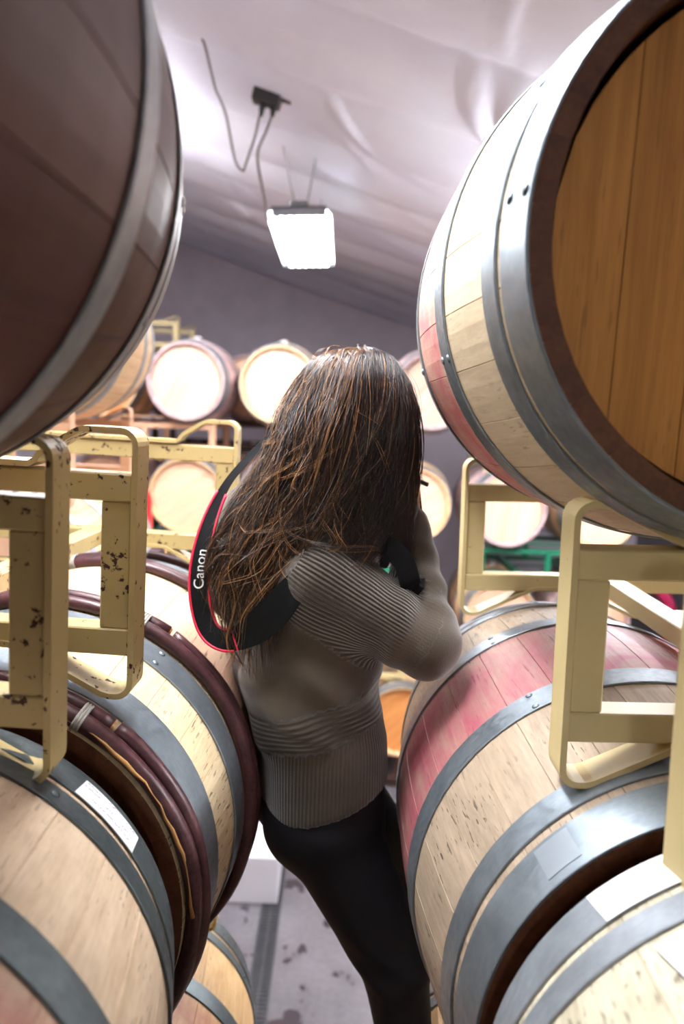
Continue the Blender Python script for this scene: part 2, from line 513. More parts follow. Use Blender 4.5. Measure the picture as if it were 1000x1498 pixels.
def stave_mesh():
    w = 2 * math.pi / NST
    ys = np.linspace(-BL / 2, BL / 2, 15)
    V, F = [], []
    prof = [(-0.5, -0.0016), (-0.487, 0.0), (-0.16, 0.0), (0.16, 0.0), (0.487, 0.0), (0.5, -0.0016)]
    for y in ys:
        r = rad(y)
        edge = BL / 2 - abs(y)
        th = 0.022 if edge < 1e-6 else 0.036
        for (a, d) in prof:
            q = a * w
            V.append(((r + d) * math.sin(q), y, (r + d) * math.cos(q)))
        for a in (0.5, 0.0, -0.5):
            q = a * w
            V.append(((r - th) * math.sin(q), y, (r - th) * math.cos(q)))
    n = 9
    for i in range(len(ys) - 1):
        for k in range(n):
            F.append((i * n + k, i * n + (k + 1) % n, (i + 1) * n + (k + 1) % n, (i + 1) * n + k))
    F.append(tuple(range(n))); F.append(tuple(range((len(ys) - 1) * n + n - 1, (len(ys) - 1) * n - 1, -1)))
    me = mesh_data('stave', V, F, midx=None)
    return me
TOAST = wood_mat('toasted_stave_end', srgb(70, 40, 24), srgb(104, 64, 38), None, axis=1, checks=0.2, rough=0.6)
STAVE = stave_mesh()
STAVE.materials.append(TOAST); STAVE.materials.append(TOAST)
STAVE.polygons.foreach_set('material_index', np.array([0 if (f < 14 * 9 and f % 9 < 5) else 1 for f in range(len(STAVE.polygons))], dtype=np.int32))

def far_body_mesh():
    """all staves of a distant barrel as one grooved skin"""
    V, F = [], []
    ys = np.linspace(-BL / 2, BL / 2, 11)
    angs = []
    for k in range(NST):
        w = 2 * math.pi / NST
        angs += [(k * w, -0.004), (k * w + 0.1 * w, 0.0), (k * w + 0.9 * w, 0.0)]
    n = len(angs)
    rings = [(y, 0.0) for y in ys]
    rings = [(-BL / 2 + 0.04, -0.035), (-BL / 2, -0.014)] + rings + [(BL / 2, -0.014), (BL / 2 - 0.04, -0.035)]
    for (y, d) in rings:
        for a, g in angs:
            r = rad(y) + d + (g if d == 0 else 0)
            V.append((r * math.sin(a), y, r * math.cos(a)))
    for i in range(len(rings) - 1):
        for k in range(n):
            F.append((i * n + k, i * n + (k + 1) % n, (i + 1) * n + (k + 1) % n, (i + 1) * n + k))
    return mesh_data('barrel_body', V, F)
FARBODY = far_body_mesh()

HR = RH_ - 0.031                             # radius of the head
def head_board_meshes():
    n = 7
    ed = [-HR + 2 * HR * (k / n) for k in range(n + 1)]
    out = []
    for k in range(n):
        x0, x1 = ed[k] + 0.0006, ed[k + 1] - 0.0006
        if k == 0: x0 = -HR + 0.002
        if k == n - 1: x1 = HR - 0.002
        xs = np.linspace(x0, x1, 6)
        zs = np.sqrt(np.maximum(HR * HR - xs * xs, 0))
        V, F = [], []
        for y in (-0.011, 0.011):
            for x, z in zip(xs, zs): V.append((x, y, z))
            for x, z in zip(xs[::-1], zs[::-1]): V.append((x, y, -z))
        m = 12
        F = [tuple(range(m)), tuple(range(2 * m - 1, m - 1, -1))] + [(i, i + m, (i + 1) % m + m, (i + 1) % m) for i in range(m)]
        # slight chamfer at the seams on the visible face
        out.append(mesh_data('head_board', V, F))
    return out
BOARDS = head_board_meshes()

def disc_mesh():
    n = 40
    V = [(HR * math.sin(2 * math.pi * k / n), y, HR * math.cos(2 * math.pi * k / n)) for y in (-0.011, 0.011) for k in range(n)]
    F = [tuple(range(n)), tuple(range(2 * n - 1, n - 1, -1))] + [(i, i + n, (i + 1) % n + n, (i + 1) % n) for i in range(n)]
    return mesh_data('barrel_head', V, F)
DISC = disc_mesh()

_hoops = {}
def hoop_mesh(t0, t1, seg=96, ridge=0.0):
    key = (round(t0, 4), round(t1, 4), seg, ridge)
    if key in _hoops: return _hoops[key]
    y0, y1 = t0 - BL / 2, t1 - BL / 2
    ins, out = 0.0006, 0.0036
    pr = [(y0, ins), (y0, out - 0.0008), (y0 + 0.001, out)]
    if ridge:
        ym = (y0 + y1) / 2
        pr += [(ym - 0.006, out), (ym - 0.002, out + ridge), (ym + 0.002, out + ridge), (ym + 0.006, out)]
    pr += [(y1 - 0.001, out), (y1, out - 0.0008), (y1, ins)]
    V, F = [], []
    n = len(pr)
    for k in range(seg):
        a = 2 * math.pi * k / seg
        for (y, d) in pr:
            r = rad(y) + d
            V.append((r * math.sin(a), y, r * math.cos(a)))
    for k in range(seg):
        k2 = (k + 1) % seg
        for i in range(n):
            F.append((k * n + i, k * n + (i + 1) % n, k2 * n + (i + 1) % n, k2 * n + i))
    me = mesh_data('hoop', V, F)
    # smooth round the ring only
    me.polygons.foreach_set('use_smooth', np.ones(len(me.polygons), dtype=bool))
    es = [e for e in me.edges]
    if hasattr(me, 'set_sharp_from_angle'): me.set_sharp_from_angle(angle=math.radians(30))
    _hoops[key] = me
    return me

def rivet_mesh():
    V, F = [], []
    n = 8
    for (r, z) in ((0.006, 0.0), (0.0055, 0.0015), (0.003, 0.0027)):
        for k in range(n): V.append((r * math.cos(2 * math.pi * k / n), r * math.sin(2 * math.pi * k / n), z))
    for i in range(2):
        for k in range(n): F.append((i * n + k, i * n + (k + 1) % n, (i + 1) * n + (k + 1) % n, (i + 1) * n + k))
    F.append(tuple(range(2 * n, 3 * n)))
    return mesh_data('rivet', V, F, None, True)
RIVET = rivet_mesh()
def bung_mesh():
    V, F = tube_geo([(0, 0, -0.02), (0, 0, 0.006), (0, 0, 0.008), (0, 0, 0.022), (0, 0, 0.026)], [0.024, 0.026, 0.032, 0.032, 0.026], 14)
    return mesh_data('bung', V, F, None, True)
BUNG = bung_mesh()
BUNGM = plain('white_silicone', srgb(232, 230, 228), 0.45, var=0.03)

STD_HOOPS = [(0.0, 0.062), (0.076, 0.116), (0.288, 0.338)]
STD_HOOPS = STD_HOOPS + [(BL - b, BL - a) for a, b in STD_HOOPS]
GREY = steel_mat('galvanised_hoop', srgb(138, 147, 154))
GREYD = steel_mat('dark_hoop', srgb(92, 101, 103), 0.45, 0.7)
GREYW = steel_mat('weathered_hoop', srgb(152, 158, 164), 0.5, 0.6)

def barrel(x, y0, z, label, wood, headm, hoopm, hoops=STD_HOOPS, detail=True, group=None, spin=0.0, bung=False, rivets=None, name='wine_barrel', segs=96):
    """a barrel lying along Y; y0 = its near end, (x, z) = its axis"""
    r = empty(name, (x, y0 + BL / 2, z - RB_))
    tag(r, label, 'barrel', group)
    wm = wood(r) if callable(wood) else wood
    c = (0, 0, RB_)
    if detail:
        for k in range(NST):
            put('stave', STAVE, r, c, (0, spin + 2 * math.pi * (k + .5) / NST, 0), wm)
    else:
        put('barrel_body', FARBODY, r, c, (0, spin, 0), wm)
    for k, b in enumerate(BOARDS):
        put('head_board', b, r, (0, -BL / 2 + 0.05, RB_), (0, spin * 0.2, 0), headm)
    put('barrel_head', DISC, r, (0, BL / 2 - 0.05, RB_), (0, 0, 0), headm)
    for i, (a, b) in enumerate(hoops):
        h = put('hoop', hoop_mesh(a, b, segs if detail else 56), r, c, (0, 0, 0), hoopm)
        if rivets is not None:
            q = rivets + 0.5 * math.sin(i * 2.1)
            for dd in ((-0.018, 0.018) if b - a > .045 else (0.0,)):
                yy = (a + b) / 2 - BL / 2 + dd
                rr = rad(yy) + 0.0034
                put('rivet', RIVET, h, (rr * math.sin(q), yy, rr * math.cos(q)), (0, q, 0), hoopm)
    if bung:
        put('bung', BUNG, r, (0, 0, 2 * RB_), (0, 0, 0), BUNGM)
    return r

def patch(root, t0, t1, a0, a1, mat, name='paper_label', off=0.0042, shear=0.0, n=16, parent=None, rag=0.0):
    """a thin sheet bent round the barrel; angles in degrees from straight up, clockwise seen from the near end"""
    V, F = [], []
    for i in range(n + 1):
        for j in range(5):
            u, v = i / n, j / 4
            a = math.radians(a0 + (a1 - a0) * u + shear * v + rag * math.sin(7 * v + 3) * (u - .5))
            y = t0 + (t1 - t0) * v - BL / 2
            rr = rad(y) + off
            V.append((rr * math.sin(a), y, rr * math.cos(a)))
    for i in range(n):
        for j in range(4):
            F.append((i * 5 + j, i * 5 + j + 1, (i + 1) * 5 + j + 1, (i + 1) * 5 + j))
    me = mesh_data(name, V, F, mat, False)
    o = put(name, me, parent or root, (0, 0, RB_) if parent is None else (0, 0, 0))
    s = o.modifiers.new('thick', 'SOLIDIFY'); s.thickness = 0.0006; s.offset = 1
    return o

def writing(label_obj, t0, t1, a0, a1, mat, rows, seed=1, off=0.0056):
    """pen strokes on a bent label, rows run round the barrel"""
    rg = random.Random(seed)
    m = MB()
    def P(a, t):
        y = t - BL / 2; rr = rad(y) + off; q = math.radians(a)
        return (rr * math.sin(q), y, rr * math.cos(q))
    for (v, s, e, h) in rows:
        a = s
        while a < e:
            w = rg.uniform(0.25, 0.6)
            k = rg.randint(2, 4)
            pts = []
            for i in range(k + 1):
                pts.append((a + w * i / k, v + h * rg.uniform(-0.5, 0.5)))
            for (p, q) in zip(pts[:-1], pts[1:]):
                A = a0 + (a1 - a0) * p[0] / 10; B = a0 + (a1 - a0) * q[0] / 10
                T0 = t0 + (t1 - t0) * p[1]; T1 = t0 + (t1 - t0) * q[1]
                d = 0.0009
                m.add([P(A, T0 - d), P(B, T1 - d), P(B, T1 + d), P(A, T0 + d)], [(0, 1, 2, 3)])
            a += w + rg.choice((0.06, 0.1, 0.3))
    return m.build('handwriting', mat, label_obj)

# wood of each near barrel
PINK = srgb(158, 48, 82)
W_C = lambda r: wood_mat('pale_oak_pink', srgb(136, 119, 100), srgb(174, 154, 132), r, stain=PINK, stain_amt=0.85, stain_w=0.135, checks=0.95)
W_UC = lambda r: wood_mat('tan_oak_pink', srgb(190, 170, 138), srgb(216, 198, 166), r, stain=srgb(190, 84, 100), stain_amt=0.95, stain_w=0.12, checks=0.35)
W_D = lambda r: wood_mat('grey_oak', srgb(168, 158, 132), srgb(212, 204, 180), r, checks=0.8, dirt=0.45)
W_A = lambda r: wood_mat('yellow_oak', srgb(192, 164, 134), srgb(226, 204, 176), r, stain=srgb(150, 60, 66), stain_amt=0.8, stain_w=0.12, checks=0.5, dirt=0.5)
W_B = lambda r: wood_mat('straw_oak', srgb(188, 166, 128), srgb(222, 204, 168), r, stain=srgb(206, 130, 126), stain_amt=0.5, stain_w=0.12, checks=0.95)
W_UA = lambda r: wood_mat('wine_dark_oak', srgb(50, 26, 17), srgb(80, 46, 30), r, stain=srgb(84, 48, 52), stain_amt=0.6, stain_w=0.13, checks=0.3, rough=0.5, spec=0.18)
W_E = lambda r: wood_mat('amber_oak', srgb(188, 148, 98), srgb(224, 188, 138), r, stain=srgb(150, 70, 62), stain_amt=0.75, stain_w=0.12, checks=0.35)
HEAD_AMBER = wood_mat('amber_head', srgb(156, 100, 40), srgb(208, 146, 70), None, axis=2, checks=0.45, rough=0.5, mid=0.3)
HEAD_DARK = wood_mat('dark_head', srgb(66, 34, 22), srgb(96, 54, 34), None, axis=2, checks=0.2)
HEAD_PEACH = wood_mat('peach_head', srgb(206, 160, 128), srgb(232, 194, 164), None, axis=2, checks=0.15)
HEAD_PALE = wood_mat('pale_head', srgb(176, 146, 126), srgb(202, 174, 154), None, axis=2, checks=0.12)
HEAD_ORANGE = wood_mat('orange_head', srgb(196, 124, 66), srgb(226, 160, 96), None, axis=2, checks=0.15)

XRt, XLf = 0.48, -0.49
bUC = barrel(0.47, 0.757, 3.315, 'large oak barrel with amber head and pink-stained bilge resting on the right-hand cream rack', W_UC, HEAD_AMBER, GREY, rivets=-1.45, spin=0.07)
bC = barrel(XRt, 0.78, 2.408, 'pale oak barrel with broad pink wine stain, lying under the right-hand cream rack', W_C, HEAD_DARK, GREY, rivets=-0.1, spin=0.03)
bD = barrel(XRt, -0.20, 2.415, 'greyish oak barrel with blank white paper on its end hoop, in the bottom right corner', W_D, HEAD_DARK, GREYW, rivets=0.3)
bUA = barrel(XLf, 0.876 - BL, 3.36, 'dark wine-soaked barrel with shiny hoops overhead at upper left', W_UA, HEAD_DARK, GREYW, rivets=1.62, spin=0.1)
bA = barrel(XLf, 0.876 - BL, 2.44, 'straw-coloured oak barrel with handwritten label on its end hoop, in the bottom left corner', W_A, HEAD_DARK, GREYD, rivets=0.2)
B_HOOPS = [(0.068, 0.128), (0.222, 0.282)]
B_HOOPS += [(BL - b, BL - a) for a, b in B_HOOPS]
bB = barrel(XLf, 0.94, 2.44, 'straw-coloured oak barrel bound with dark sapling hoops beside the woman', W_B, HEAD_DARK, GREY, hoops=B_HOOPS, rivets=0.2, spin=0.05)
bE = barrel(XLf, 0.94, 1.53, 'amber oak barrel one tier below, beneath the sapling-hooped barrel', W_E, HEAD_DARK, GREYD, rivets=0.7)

# sapling hoops with bindings on barrel B
BARK = wood_mat('dark_sapling_bark', srgb(44, 22, 26), srgb(84, 50, 52), None, axis=1, checks=0.3, rough=0.38)
CUT = plain('cut_sapling', srgb(176, 128, 72), 0.6)
TIE = plain('pale_willow_binding', srgb(150, 146, 138), 0.5)
def sapling_hoop(root, t, start, span, seed):
    rg = random.Random(seed)
    y = t - BL / 2
    R0 = rad(y) + 0.011
    pts, rr = [], []
    n = 110
    tot = 360 + span
    for i in range(n + 1):
        a = math.radians(start + tot * i / n)
        over = max(0.0, (start + tot * i / n - start - 360)) / max(span, 1e-6)
        s = min(1.0, over * 4)
        rad_ = R0 + 0.003 * math.sin(a * 5 + seed) * 0.4 + s * 0.003
        pts.append((rad_ * math.sin(a), y + s * 0.027, rad_ * math.cos(a)))
        rr.append(0.0125 * (1 + 0.08 * math.sin(a * 9 + seed * 3)))
    o = MB().tube(pts, rr, 9).build('sapling_hoop', BARK, root, (0, 0, RB_), smooth=True)
    # cut end
    e = Vector(pts[-1]); d = (Vector(pts[-1]) - Vector(pts[-2])).normalized()
    MB().tube([e, e + d * 0.004], [0.0122, 0.010], 9).build('cut_end', CUT, o)
    # second sapling lying beside the first, outside the overlap
    pt2, r2 = [], []
    for i in range(90):
        a = math.radians(start + span + 1.5 + (360 - span - 3) * i / 89)
        yy = y + 0.027
        R2 = rad(yy) + 0.0115 + 0.0012 * math.sin(a * 4 + seed * 2)
        pt2.append((R2 * math.sin(a), yy, R2 * math.cos(a))); r2.append(0.0122 * (1 + 0.07 * math.sin(a * 11 + seed)))
    MB().tube(pt2, r2, 9).build('second_sapling', BARK, o, smooth=True)
    # bindings
    for da in (8, span - 7):
        a = math.radians(start + da)
        c = Vector((R0 * math.sin(a), y + 0.012, R0 * math.cos(a)))
        ta = Vector((math.cos(a), 0, -math.sin(a))); ra = Vector((math.sin(a), 0, math.cos(a)))
        m = MB()
        for q in range(3):
            ring_ = []
            for k in range(13):
                u = 2 * math.pi * k / 12
                ring_.append(tuple(c + ta * (0.004 * (q - 1)) + Vector((0, 1, 0)) * (0.027 * math.cos(u)) + ra * (0.0152 * math.sin(u))))
            m.tube(ring_, 0.0022, 5, False)
        m.build('binding', TIE, o, smooth=True)
    return o
# lighter split face along the inner edge of a hoop
def split_face(root, t, a0, a1):
    y = t - BL / 2
    pts = []
    for i in range(30):
        a = math.radians(a0 + (a1 - a0) * i / 29)
        R = rad(y) + 0.010 + 0.0012 * math.sin(i * 2.9) + 0.0012 * math.sin(i * 1.1)
        pts.append((R * math.sin(a), y - 0.012, R * math.cos(a)))
    MB().tube(pts, [0.0022 + 0.0012 * math.sin(i * 0.9) for i in range(30)], 6).build('split_face', CUT, root, (0, 0, RB_), smooth=True)
sapling_hoop(bB, 0.012, -20, 57, 1)
split_face(bB, 0.012, -10, 90)
sapling_hoop(bB, 0.300, -22, 56, 3)
sapling_hoop(bB, BL - 0.296, -20, 30, 5)
sapling_hoop(bB, BL - 0.046, -20, 30, 7)

PAPER = plain('white_label_paper', srgb(238, 238, 242), 0.6, var=0.03)
TAPE = plain('clear_tape_residue', srgb(150, 158, 164), 0.35, 0.5, var=0.05)
INK = plain('pen_ink', srgb(32, 32, 44), 0.5)
la = patch(bA, 0.868, 0.915, 39, 57, PAPER, shear=1.0)
wr_rows = [(0.82, 0.8, 3.2, 0.10), (0.62, 0.6, 2.6, 0.10), (0.84, 4.4, 6.6, 0.12), (0.5, 4.2, 5.6, 0.12), (0.22, 2.2, 9.0, 0.10), (0.46, 7.0, 9.2, 0.10), (0.8, 7.6, 9.3, 0.16)]
writing(la, 0.868, 0.915, 39, 57, INK, wr_rows, 5)
patch(bD, 0.868, 0.928, -41, -22, PAPER, shear=-2)
patch(bD, 0.74, 0.80, -34, -8, PAPER, shear=-2)
patch(bC, 0.012, 0.056, -48, -39, TAPE, name='tape_residue')
BLOT = plain('ink_mark', srgb(60, 60, 66), 0.6)

# ------------------------------------------------------------------ steel barrel racks
CREAM = paint_mat('cream_paint', srgb(206, 186, 134), 0.3)
TAN = paint_mat('tan_rusty_paint', srgb(190, 170, 118), 0.72, rustc=(62, 36, 26))
PEACH = paint_mat('peach_paint', srgb(206, 160, 128), 0.2)
GREEN = paint_mat('green_paint', srgb(14, 104, 74), 0.15)
BROWN = paint_mat('brown_paint', srgb(74, 48, 36), 0.3)
RACK_A = 0.565
def strap_path(H, loop=False):
    """half outline of a frame's flat steel strap, from the middle out to the end and round the corner"""
    h = H / 2; a = RACK_A - 0.004
    z0 = 0.108 * H / 0.34
    zt = h - 0.004
    pts = [(0.0, zt), (0.165, zt), (0.18, zt - 0.003), (0.295, z0 + .003), (0.31, z0), (0.39, z0), (0.405, z0 + .003), (0.520, zt - 0.003), (0.532, zt)]
    if loop:
        zr = 0.1155 * H / 0.34 + 0.005
        pts = [(0.0, zr), (a - 0.142, zr), (a - 0.132, zr + 0.006), (a - 0.130, zt - 0.040), (a - 0.122, zt - 0.031), (a - 0.080, zt - 0.004), (a - 0.070, zt)]
    rc = 0.02
    for k in range(0, 7):
        q = math.pi / 2 * (1 - k / 6)
        pts.append((a - rc + rc * math.cos(q), zt - rc + rc * math.sin(q)))
    return pts
def strap_mesh(H, D, loop=False):
    """closed loop strap, 8 mm thick, D deep, rounded corners"""
    q = strap_path(H, loop)
    up = q + [(x, -z) for (x, z) in strap_path(H)[::-1]]
    loop = up + [(-x, z) for (x, z) in up[::-1][1:-1]]
    P = np.array(loop); n = len(P)
    nrm = []
    for i in range(n):
        d = P[(i + 1) % n] - P[i - 1]; d /= np.linalg.norm(d) + 1e-9
        nrm.append((d[1], -d[0]))
    nrm = np.array(nrm)
    V, F = [], []
    for i in range(n):
        for (o, y) in ((0.004, 0), (0.004, D), (-0.004, D), (-0.004, 0)):
            V.append((P[i, 0] + nrm[i, 0] * o, y, P[i, 1] + nrm[i, 1] * o))
    for i in range(n):
        j = (i + 1) % n
        for k in range(4):
            F.append((i * 4 + k, i * 4 + (k + 1) % 4, j * 4 + (k + 1) % 4, j * 4 + k))
    return mesh_data('frame_strap', V, F)
_rk = {}
def rack(xc, y_near, span, zmid, H, mat, label, group=None, lean=0.0, yaw=0.0, D=0.05, loop=False):
    """two-barrel rack: two transverse frames joined by rails; xc its middle, y_near the face of its near frame"""
    key = (round(H, 3), D, loop)
    if key not in _rk:
        s = H / 0.34
        zu = 0.097 * s
        rail = MB().box(-RACK_A + .008, RACK_A - .008, 0.004, D - .004, -0.0185, 0.0185, 0.002)
        post = MB().box(-0.02, 0.02, 0.006, D - .006, -zu + .0185, zu - .0185, 0.002)
        _rk[key] = (strap_mesh(H, D, loop), mesh_data('rail', rail.V, rail.F), mesh_data('post', post.V, post.F), zu)
    st, rl, po, zu = _rk[key]
    r = empty('barrel_rack', (xc, y_near, zmid - H / 2), (0, lean, yaw))
    tag(r, label, 'barrel rack', group)
    h = H / 2
    for y in (0.0, span):
        put('frame_strap', st, r, (0, y, h), mat=mat)
        put('rail', rl, r, (0, y, h + zu), mat=mat)
        put('rail', rl, r, (0, y, h - zu), mat=mat)
        for x in (-RACK_A + .029, 0, RACK_A - .029):
            put('post', po, r, (x, y, h), mat=mat)
    cb = mesh_cache_bar(span - D)
    for x in (-0.23, 0.23):
        put('fork_rail', cb, r, (x, D, h - zu), mat=mat)
    return r
_bars = {}
def mesh_cache_bar(L):
    k = round(L, 3)
    if k not in _bars:
        b = MB().box(-0.022, 0.022, -0.003, L + .003, -0.018, 0.018, 0.002)
        _bars[k] = mesh_data('fork_rail', b.V, b.F)
    return _bars[k]

XRR, XLR = 0.281 + RACK_A, -0.285 - RACK_A
rack(XRR, 0.87, 0.79, 2.872, 0.355, CREAM, 'cream steel rack carrying the amber-headed barrel above the pink-stained one', 'right-hand barrel racks', lean=math.radians(-1.2))
rack(XRR + .06, -0.13, 0.79, 2.855, 0.355, CREAM, 'cream steel rack at the right edge, its rust-chipped post over the paper-labelled barrel', 'right-hand barrel racks', lean=math.radians(-1.2))
rack(XLR - .022, -0.01, 0.79, 2.911, 0.385, TAN, 'rusty tan steel rack at the left edge carrying the dark overhead barrel', 'left-hand barrel racks', lean=math.radians(1.2))
rack(XLR + .012, 1.0, 0.76, 2.924, 0.37, TAN, 'empty tan steel rack standing on the sapling-hooped barrel', 'left-hand barrel racks', lean=math.radians(1.2), yaw=math.radians(-1.8), loop=True)
# lower tiers that carry these
for i, (xc, yn, wd) in enumerate(((XRR, 0.87, 'under the pink-stained barrel'), (XRR + .045, -0.13, 'under the paper-labelled barrel'))):
    rack(xc, yn, 0.79, 1.965, 0.335, CREAM, 'cream steel rack low down ' + wd, 'right-hand barrel racks')
    barrel(XRt, (0.78, -0.2)[i], 1.515, 'oak barrel on the third tier ' + wd, W_E, HEAD_DARK, GREY, detail=False)
    rack(xc, yn, 0.79, 1.065, 0.335, CREAM, 'cream steel rack near the floor ' + wd, 'right-hand barrel racks')
    barrel(XRt, (0.78, -0.2)[i], 0.615, 'oak barrel on the bottom tier ' + wd, W_E, HEAD_DARK, GREY, detail=False)
    rack(xc, yn, 0.79, 0.172, 0.335, CREAM, 'cream steel rack on the floor ' + wd, 'right-hand barrel racks')
for i, (xc, yn, sp, wd) in enumerate(((XLR - .012, -0.01, .79, 'under the handwritten-label barrel'), (XLR + .012, 1.0, .76, 'under the sapling-hooped barrel'))):
    rack(xc, yn, sp, 1.985, 0.37, TAN, 'tan steel rack low down ' + wd, 'left-hand barrel racks')
    if i == 0:
        barrel(XLf, 0.876 - BL, 1.53, 'oak barrel on the third tier ' + wd, W_E, HEAD_DARK, GREYD, detail=False)
    rack(xc, yn, sp, 1.08, 0.37, TAN, 'tan steel rack near the floor ' + wd, 'left-hand barrel racks')
    barrel(XLf, (0.876 - BL, 0.94)[i], 0.63, 'oak barrel on the bottom tier ' + wd, W_E, HEAD_DARK, GREYD, detail=False)
    rack(xc, yn, sp, 0.187, 0.37, TAN, 'tan steel rack on the floor ' + wd, 'left-hand barrel racks')

# stack further along the left side
W_FAR = wood_mat('far_oak', srgb(186, 146, 104), srgb(224, 190, 148), None, axis=1, checks=0.2)
W_FARP = wood_mat('far_oak_violet', srgb(150, 118, 122), srgb(206, 176, 172), None, axis=1, checks=0.2)
XM = -1.19
tn = ['top', 'second', 'third', 'bottom']
for k, (z, zm) in enumerate(((3.39, 2.925), (2.46, 1.995), (1.54, 1.085), (0.63, 0.187))):
    barrel(XM, 2.62, z, '%s-headed oak barrel on the %s tier behind the left-hand racks' % ('orange' if k == 0 else 'peach', tn[k]), W_FAR, HEAD_ORANGE if k == 0 else HEAD_PEACH, GREYW, detail=(k == 0), group='barrels of the middle left stack')
    rack(XM - .35, 2.70, 0.76, zm, 0.37, PEACH if k == 0 else TAN, 'tan steel rack of the middle left stack, %s' % ('topmost', 'second from top', 'third from top', 'on the floor')[k], 'middle left racks')

# far racks across the end wall
cols = [(-1.945, 'leftmost'), (-1.228, 'second from the left'), (-0.515, 'third from the left'), (0.575, 'fourth from the left'), (1.335, 'fifth from the left'), (2.075, 'rightmost')]
YFAR = 5.9
tiers = [(3.315, 'top'), (2.415, 'second'), (1.515, 'third'), (0.615, 'bottom')]
rnd = random.Random(4)
for ci, (cx, cw) in enumerate(cols):
    for ti, (z, tw) in enumerate(tiers):
        x = cx + (0.11 if (ti == 0 and ci == 3) else 0)
        if ti == 0 and ci in (4, 5): x += 0.06
        hm = [HEAD_PALE, HEAD_PEACH, HEAD_PEACH, HEAD_ORANGE][ti]
        if ti == 0 and ci == 0: hm = HEAD_ORANGE
        dy = 0.18 if ci == 0 else rnd.uniform(-.03, .03)
        barrel(x, YFAR + dy, z, '%s-headed oak barrel in the far row, %s tier, %s' % ('orange' if hm is HEAD_ORANGE else 'pale', tw, cw), W_FARP if (ci + ti) % 2 else W_FAR, hm, GREY,
               detail=False, group='far row barrels', spin=rnd.uniform(0, 6), bung=True)
pm = {0: [PEACH, PEACH, CREAM], 1: [GREEN, GREEN, GREEN], 2: [GREEN, CREAM, GREEN], 3: [BROWN, BROWN, BROWN]}
rx = [(-1.58, 'left'), (0.02, 'middle'), (1.705, 'right')]
for ti, zm in enumerate((2.865, 1.965, 1.065, 0.172)):
    for ri, (xc, rw) in enumerate(rx):
        yy = YFAR + 0.1
        rack(xc, yy, 0.74, zm, 0.335, pm[ti][ri], 'far row %s rack, %s, %s' % (('peach', 'peach', 'cream')[ri] if ti == 0 else ('green' if pm[ti][ri] is GREEN else 'cream' if pm[ti][ri] is CREAM else 'brown'), rw, ('under the top tier', 'under the second tier', 'under the third tier', 'on the floor')[ti]), 'far row racks')
# second far row, seen over the first
for cx, cw in ((-1.60, 'left'), (-0.88, 'right')):
    for z, tw in tiers:
        barrel(cx, 7.05, z, 'dark barrel of the rearmost row, %s tier, %s of the pair' % (tw, cw), W_FARP, HEAD_PEACH, GREYD, detail=False, group='rearmost barrels', bung=True)
for zm, tw in ((2.865, 'top'), (1.965, 'second'), (1.065, 'third'), (0.172, 'floor')):
    rack(-1.24, 7.15, 0.74, zm, 0.335, BROWN, 'brown rack of the rearmost row, %s level' % tw, 'rearmost racks')
rack(-2.1, 7.0, 0.74, 3.765, 0.335, CREAM, 'empty cream rack standing on the rearmost barrels', 'rearmost racks')

# ------------------------------------------------------------------ cartons, drum and hose further back
CARTON = plain('white_carton', srgb(222, 218, 226), 0.6, var=0.04, scale=4)
TAPEC = plain('carton_tape', srgb(190, 180, 176), 0.4)
def carton(x0, x1, y0, y1, z0, z1, label):
    r = empty('carton', ((x0 + x1) / 2, (y0 + y1) / 2, z0))
    tag(r, label, 'box', 'white cartons')
    w, d, h = (x1 - x0) / 2, (y1 - y0) / 2, z1 - z0
    MB().box(-w, w, -d, d, 0, h, 0.004).build('carton_body', CARTON, r)
    for s in (-1, 1):
        MB().box(-w + .001, w - .001, min(0, s * d * .985) + .001, max(0, s * d * .985) - .001, h, h + 0.003).build('flap', CARTON, r)
    MB().box(-0.025, 0.025, -d - .001, d + .001, h + 0.003, h + 0.0035).build('packing_tape', TAPEC, r)
carton(-0.80, -0.30, 4.42, 4.82, 0.0, 0.315, 'lower white carton standing on the wet floor beside the drain')
carton(-0.84, -0.27, 4.90, 5.30, 0.0, 0.62, 'taller white carton behind the low one on the floor')

RED = plain('red_plastic', srgb(206, 20, 34), 0.3, var=0.06)
def drum():
    r = empty('plastic_drum', (-1.49, 5.35, 0.0))
    tag(r, 'tall red plastic tank showing beside the second-tier far barrel', 'tank')
    pts = [(0, 0, 0.0), (0, 0, 0.03), (0, 0, 0.6), (0, 0, 0.62), (0, 0, 1.3), (0, 0, 1.32), (0, 0, 2.44), (0, 0, 2.50), (0, 0, 2.52)]
    V, F = tube_geo(pts, [0.13, 0.14, 0.14, 0.145, 0.145, 0.14, 0.14, 0.125, 0.08], 28)
    put('tank_body', mesh_data('tank_body', V, F, RED, True), r)
    MB().tube([(0, 0, 2.515), (0, 0, 2.55)], 0.06, 20).build('lid', plain('black_lid', srgb(30, 28, 30), 0.4), r)
drum()
MAROON = plain('maroon_hose_rubber', srgb(120, 14, 50), 0.4, var=0.1)
hp = spline([(2.26, 5.78, 1.84), (2.36, 5.70, 1.76), (2.50, 5.66, 1.62), (2.60, 5.68, 1.46), (2.64, 5.74, 1.30), (2.62, 5.76, 1.70), (2.50, 5.80, 1.86), (2.40, 5.86, 1.885)], 50)
tag(MB().tube([tuple(p) for p in hp], 0.045, 10).build('wine_hose', MAROON, smooth=True), 'coiled maroon wine hose draped over a far barrel at the right', 'hose')
PLANK = wood_mat('pallet_wood', srgb(170, 112, 66), srgb(206, 150, 98), None, axis=0, checks=0.2)
pl = empty('pallet', (0.1, 5.15, 0.0))
tag(pl, 'wooden pallet on the floor in front of the far racks', 'pallet')
for k in range(5):
    MB().box(-0.5, 0.5, -0.28 + k * 0.13, -0.18 + k * 0.13, 0.10, 0.12, 0.002).build('deck_board', PLANK, pl)
